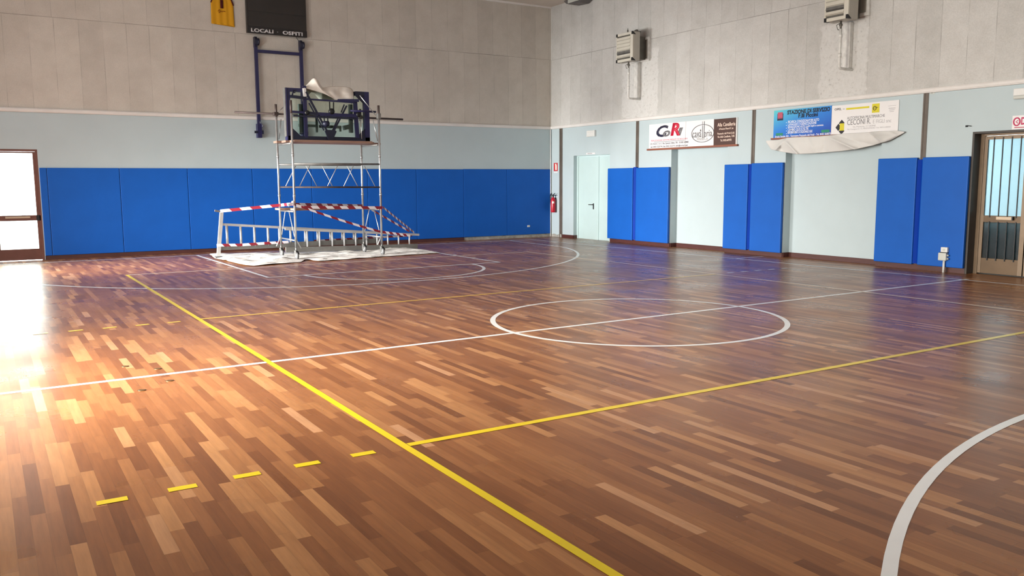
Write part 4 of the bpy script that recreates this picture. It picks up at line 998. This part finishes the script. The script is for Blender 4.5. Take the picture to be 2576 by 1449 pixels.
bbar('cross_bar', (772, 283), (798, 287), .03, M['navy_dark']); bbar('cross_bar', (796, 287), (898, 292), .038, M['navy'])
bbar('cross_bar', (738, 291), (895, 299), .016, M['navy_dark'])
bbar('inner_upright', (765, 216), (770, 346), .035, M['navy'], by0 + .03); bbar('inner_upright', (893, 254), (899, 347), .038, M['navy'], by0 + .03)
bbar('white_strip', (765, 222), (767, 243), .03, M['white_plastic'], by0 - .03)
bbar('diagonal', (769, 231), (801, 290), .020, M['navy_dark'], by0 - .04); bbar('diagonal', (777, 259), (815, 328), .013, M['navy_dark'], by0 - .03)
bbar('diagonal', (801, 290), (824, 332), .018, M['navy_dark'], by0 - .04)
bbar('diagonal', (872, 266), (838, 333), .016, M['navy_dark'], by0 - .04); bbar('diagonal', (866, 263), (858, 283), .012, M['navy_dark']); bbar('diagonal', (850, 298), (836, 330), .013, M['navy_dark'])
bbar('hanger_rod', (829, 256), (830, 280), .011, M['black']); bbar('hanger_rod', (839, 257), (839, 281), .011, M['black'])
bbar('hanger_rod', (815, 291), (816, 306), .011, M['navy_dark']); bbar('hanger_rod', (824, 292), (825, 308), .011, M['navy_dark'])
for (px, py, r) in ((835, 280, .065), (773, 283, .05), (903, 288, .06)):
    q = on_y(px, py, by0 - .07); build('pivot', MB().lathe(q, [(.02, -.01), (r, 0), (r, .05), (.02, .06)], 1, 18), M['black'], bb)
q = on_y(820, 311, by0 - .05); build('counterweight', MB().lathe((q.x, q.y, q.z), [(.0, -.08), (.07, -.05), (.085, 0), (.07, .05), (0, .06)], 2, 16), M['navy_dark'], bb)
a = on_y(818, 330, by0 - .05); b = on_y(845, 346, by0 - .05)
build('rim_mount', MB().prism([(a.x, a.z), (a.x + .03, a.z + .03), (b.x - .02, a.z + .03), (b.x + .02, a.z), (b.x - .03, b.z + .03), (b.x - .07, b.z - .07), (a.x + .07, b.z - .07), (a.x + .04, b.z + .04)], 1, by0 - .06, by0 - .01), M['navy_dark'], bb)
# dark green-grey bars behind the glass
for pa, pb, r in (((755, 262), (757, 334), .045), ((881, 263), (883, 334), .04), ((750, 315), (796, 317), .028), ((803, 318), (858, 320), .03), ((796, 294), (797, 333), .022), ((855, 318), (856, 331), .022), ((864, 322), (881, 318), .05)):
    bbar('rear_bar', pa, pb, r, M['rear_grey'], by1 + .12)
# cream cloth thrown over the backboard's top edge: one peak, one long bulge
cl = []; nu = 60; nv = 18
ct = [(764, 221), (775, 210), (790, 196.5), (797, 198), (806, 214), (812, 221), (830, 218), (850, 217), (870, 218), (883, 222), (888, 228), (890, 236)]
cb = [(764, 221.5), (775, 224), (790, 228), (806, 233), (820, 238), (832, 244), (845, 252.5), (860, 252), (870, 252), (880, 251.5), (886, 251), (890, 250.5)]
for j in range(nv + 1):
    r = []
    for i in range(nu + 1):
        x = 764 + 126 * i / nu; v = j / nv; s = i / nu
        yt = interp(ct, x); yb_ = interp(cb, x); py = yt + (yb_ - yt) * v
        dep = .05 * math.sin(v * 3.0) + .05 * noise.noise((s * 6, v * 2, 9)) + .06 * math.exp(-((s - .22 - v * .3) * 9) ** 2)
        r.append(on_y(x, py, by1 + .04 - .10 * v - max(-.02, dep)))
    cl.append(r)
mbc = MB().grid(cl)
# the far side of the cloth, hanging behind the glass
bk = [[Vector((p.x, by1 + .06 + .03 * j + .02 * noise.noise((p.x * 4, j, 1)), p.z - .07 * j)) for p in cl[0]] for j in range(5)]
mbc.grid([cl[0]] + bk)
tag(build('cover_cloth', mbc, M['cover'], None, None, .004), 'cream cloth thrown over the top edge of the backboard', 'cloth')

# ================================================================== LADDER (lying on its edge behind the scaffold)
LY = 11.60
ld = thing('extension_ladder', 'long aluminium extension ladder lying on its edge behind scaffold', 'ladder', (4.6, LY, 0))
def zline(x, a, b): return a[1] + (b[1] - a[1]) * (x - a[0]) / (b[0] - a[0])
UA = ((2.27, .755), (6.05, .435)); LA = ((2.20, .235), (6.05, .235))
UB = ((3.7, .605), (7.10, .345)); LB = ((3.7, .125), (7.05, .06))
for nm, (p, q), y, mt in (('side_rail', UA, LY, 'alu'), ('side_rail', LA, LY, 'alu_dull'), ('side_rail', UB, LY - .07, 'alu'), ('side_rail', LB, LY - .07, 'alu_dull')):
    build(nm, MB().bar((p[0], y, p[1]), (q[0], y, q[1]), .05, .115 if mt == 'alu_dull' else .052), M[mt], ld)
for px in (571.5, 606, 640.4, 674.5, 703, 731, 768, 799, 831, 861, 890, 917):
    x = on_y(px, 595, LY).x; build('rung', MB().tube([(x, LY, zline(x, *LA)), (x, LY, zline(x, *UA))], .027, 10), M['alu'], ld)
for px in (773, 804, 836, 866, 895, 922, 948.5, 975.6, 1002.7, 1029.7):
    x = on_y(px, 600, LY - .07).x; build('rung', MB().tube([(x, LY - .07, zline(x, *LB)), (x, LY - .07, zline(x, *UB))], .020, 10), M['alu'], ld)
st = build('stabiliser_bar', MB().bar((2.185, LY - .05, .0), (2.305, LY - .05, 1.02), .055, .075, (1, 0, 0)), M['alu'], ld)
build('stabiliser_foot', MB().box(2.12, 2.27, LY - .11, LY + .02, 0.004, .05, 0, .008), M['rubber'], ld)
build('stabiliser_foot', MB().bar((2.31, LY - .05, 1.03), (2.16, LY - .05, 1.06), .05, .04, (1, 0, 0)), M['rubber'], ld)

# ================================================================== BARRIER TAPE runs
def tape(label, pts, w=.06, piece=.10, sag=0.0, tilt=0.0, start=0, split=None):
    pts = [Vector(p) for p in pts]; mb = MB(); k = start
    for (a, b) in zip(pts, pts[1:]):
        d = b - a; L = d.length; n = max(1, round(L / piece)); t = d / n
        up = Vector((0, 0, 1)) if abs(d.normalized().z) < .95 else Vector((1, 0, 0))
        side = Vector((0, 1, 0)); u0 = (up * math.cos(tilt) + side * math.sin(tilt)) * (w / 2)
        sl = d.normalized() * (w * .45)
        def pt(s): return a + d * s - Vector((0, 0, sag)) * (4 * s * (1 - s))
        for i in range(n):
            p0, p1 = pt(i / n), pt((i + 1) / n)
            s0 = sl if i > 0 else sl * 0; s1 = sl if i < n - 1 else sl * 0
            # slanted stripes: the upper edge leads the lower one
            mb.add([p0 - u0 + s0, p1 - u0 + s1, p1 + u0 - s1, p0 + u0 - s0], [(0, 1, 2, 3)], k % 2); k += 1
    mats = [M['tape_white'], M['tape_red']]
    return tag(build('barrier_tape', mb, mats, None, None, .0015), label, 'tape', 'red and white tape around the scaffold')
F_, B_ = FY - .03, BY - .03
Pst = on_y(554, 531, LY - .09); PFL = on_y(738, 513, F_)
tape('red and white tape from ladder stabiliser bar up to left scaffold post', [Pst, on_y(707, 516, B_), PFL], .065, .22)
tape('red and white tape straight across, from front left to rear right post', [on_y(741, 514, F_), on_y(912, 517.5, BY - .035)], .062, .165, start=1, tilt=.1)
tape('red and white tape straight across the scaffold front posts', [on_y(745, 517, F_), on_y(765, 521.5, F_), on_y(962, 522.5, F_)], .062, .165)
tape('red and white tape slanting down from front left post to ladder rail', [on_y(758, 520, F_ - .02), on_y(957, 583, F_ - .02)], .05, .18, sag=.02, start=1)
tape('red and white tape from front right post down to ladder tip', [on_y(963, 521, F_), on_y(1042, 585, LY - .1)], .05, .11, start=1)
tape('red and white tape from lower board down to ladder tip', [on_y(934, 527, BY - .05), on_y(1030, 582, LY - .1)], .05, .13)
tape('red and white tape wound along the ladder upper rail', [on_y(962, 583.5, LY - .12), on_y(1032, 593, LY - .12)], .06, .10, start=1)
tape('red and white tape along ladder foot, left of the scaffold', [on_y(545, 617, LY - .1), on_y(610, 616, LY - .1), on_y(665, 612, LY - .1), on_y(726, 608.5, LY - .1)], .06, .15)
tape('red and white tape low behind the ladder rungs', [on_y(790, 606, LY + .06), on_y(900, 600, LY + .06), on_y(1037, 592, LY + .06)], .05, .13, start=1)
# knots of white tape on posts
mb = MB()
for (px, py, Y) in ((738, 511, FY - .03),): 
    q = on_y(px, py, Y); mb.lathe((q.x, q.y + .03, q.z), [(.0, -.05), (.034, -.04), (.036, .0), (.03, .04), (0, .05)], 2, 10).bar((q.x - .02, q.y, q.z - .01), (q.x - .12, q.y - .02, q.z - .045), .01, .05)
tag(build('tape_knot', mb, M['tape_white']), 'white knot of tape on the front left scaffold post', 'tape')

# ================================================================== DUST SHEET under the scaffold
out = [(527, 641), (531, 639), (556, 639), (585, 641.5), (610, 640.5), (700, 637), (760, 636), (900, 629), (1010, 625.5), (1050, 627), (1108, 637), (1000, 644), (900, 651), (800, 658.5), (770, 654), (757, 660), (700, 665), (640, 670), (612, 668.5), (585, 661), (540, 651)]
P2 = [on_z(*p) for p in out]
def inside(x, y):
    c = False
    for a, b in zip(P2, P2[1:] + P2[:1]):
        if (a.y > y) != (b.y > y) and x < (b.x - a.x) * (y - a.y) / (b.y - a.y) + a.x: c = not c
    return c
bm = bmesh.new()
vsb = [bm.verts.new((p.x, p.y, 0)) for p in P2]; bm.faces.new(vsb)
bmesh.ops.triangulate(bm, faces=list(bm.faces))
for it in range(6):
    es_ = [e for e in bm.edges if e.calc_length() > .14]
    if not es_: break
    bmesh.ops.subdivide_edges(bm, edges=es_, cuts=1); bmesh.ops.triangulate(bm, faces=list(bm.faces))
def edge_d(x, y):
    m = 9
    for a, b in zip(P2, P2[1:] + P2[:1]):
        ab = Vector((b.x - a.x, b.y - a.y)); ap = Vector((x - a.x, y - a.y)); t = max(0, min(1, ap.dot(ab) / max(1e-9, ab.dot(ab)))); m = min(m, (ap - ab * t).length)
    return m
for v in bm.verts:
    x, y = v.co.x, v.co.y
    h = .5 + .5 * noise.noise((x * 2.6 + y * .8, y * 4.5, 3.1)); h2 = .5 + .5 * noise.noise((x * 7, y * 9, 1.2))
    amp = .10 if x < 3.6 else .065
    wheel = min((math.hypot(x - p[0], y - p[1] + .035) for p in posts.values()))
    flat = min(1.0, wheel / .25)
    v.co.z = .006 + (amp * h * h + .014 * h2) * flat * min(1, .35 + edge_d(x, y) / .25)
mbs = MB(); bm.verts.index_update()
mbs.add([v.co.copy() for v in bm.verts], [[v.index for v in f.verts] for f in bm.faces], 0, True); bm.free()
tag(build('dust_sheet', mbs, M['tarp'], None, None), 'crumpled white dust sheet spread under the scaffold', 'cloth')
# hanging end of cloth over the stabiliser foot
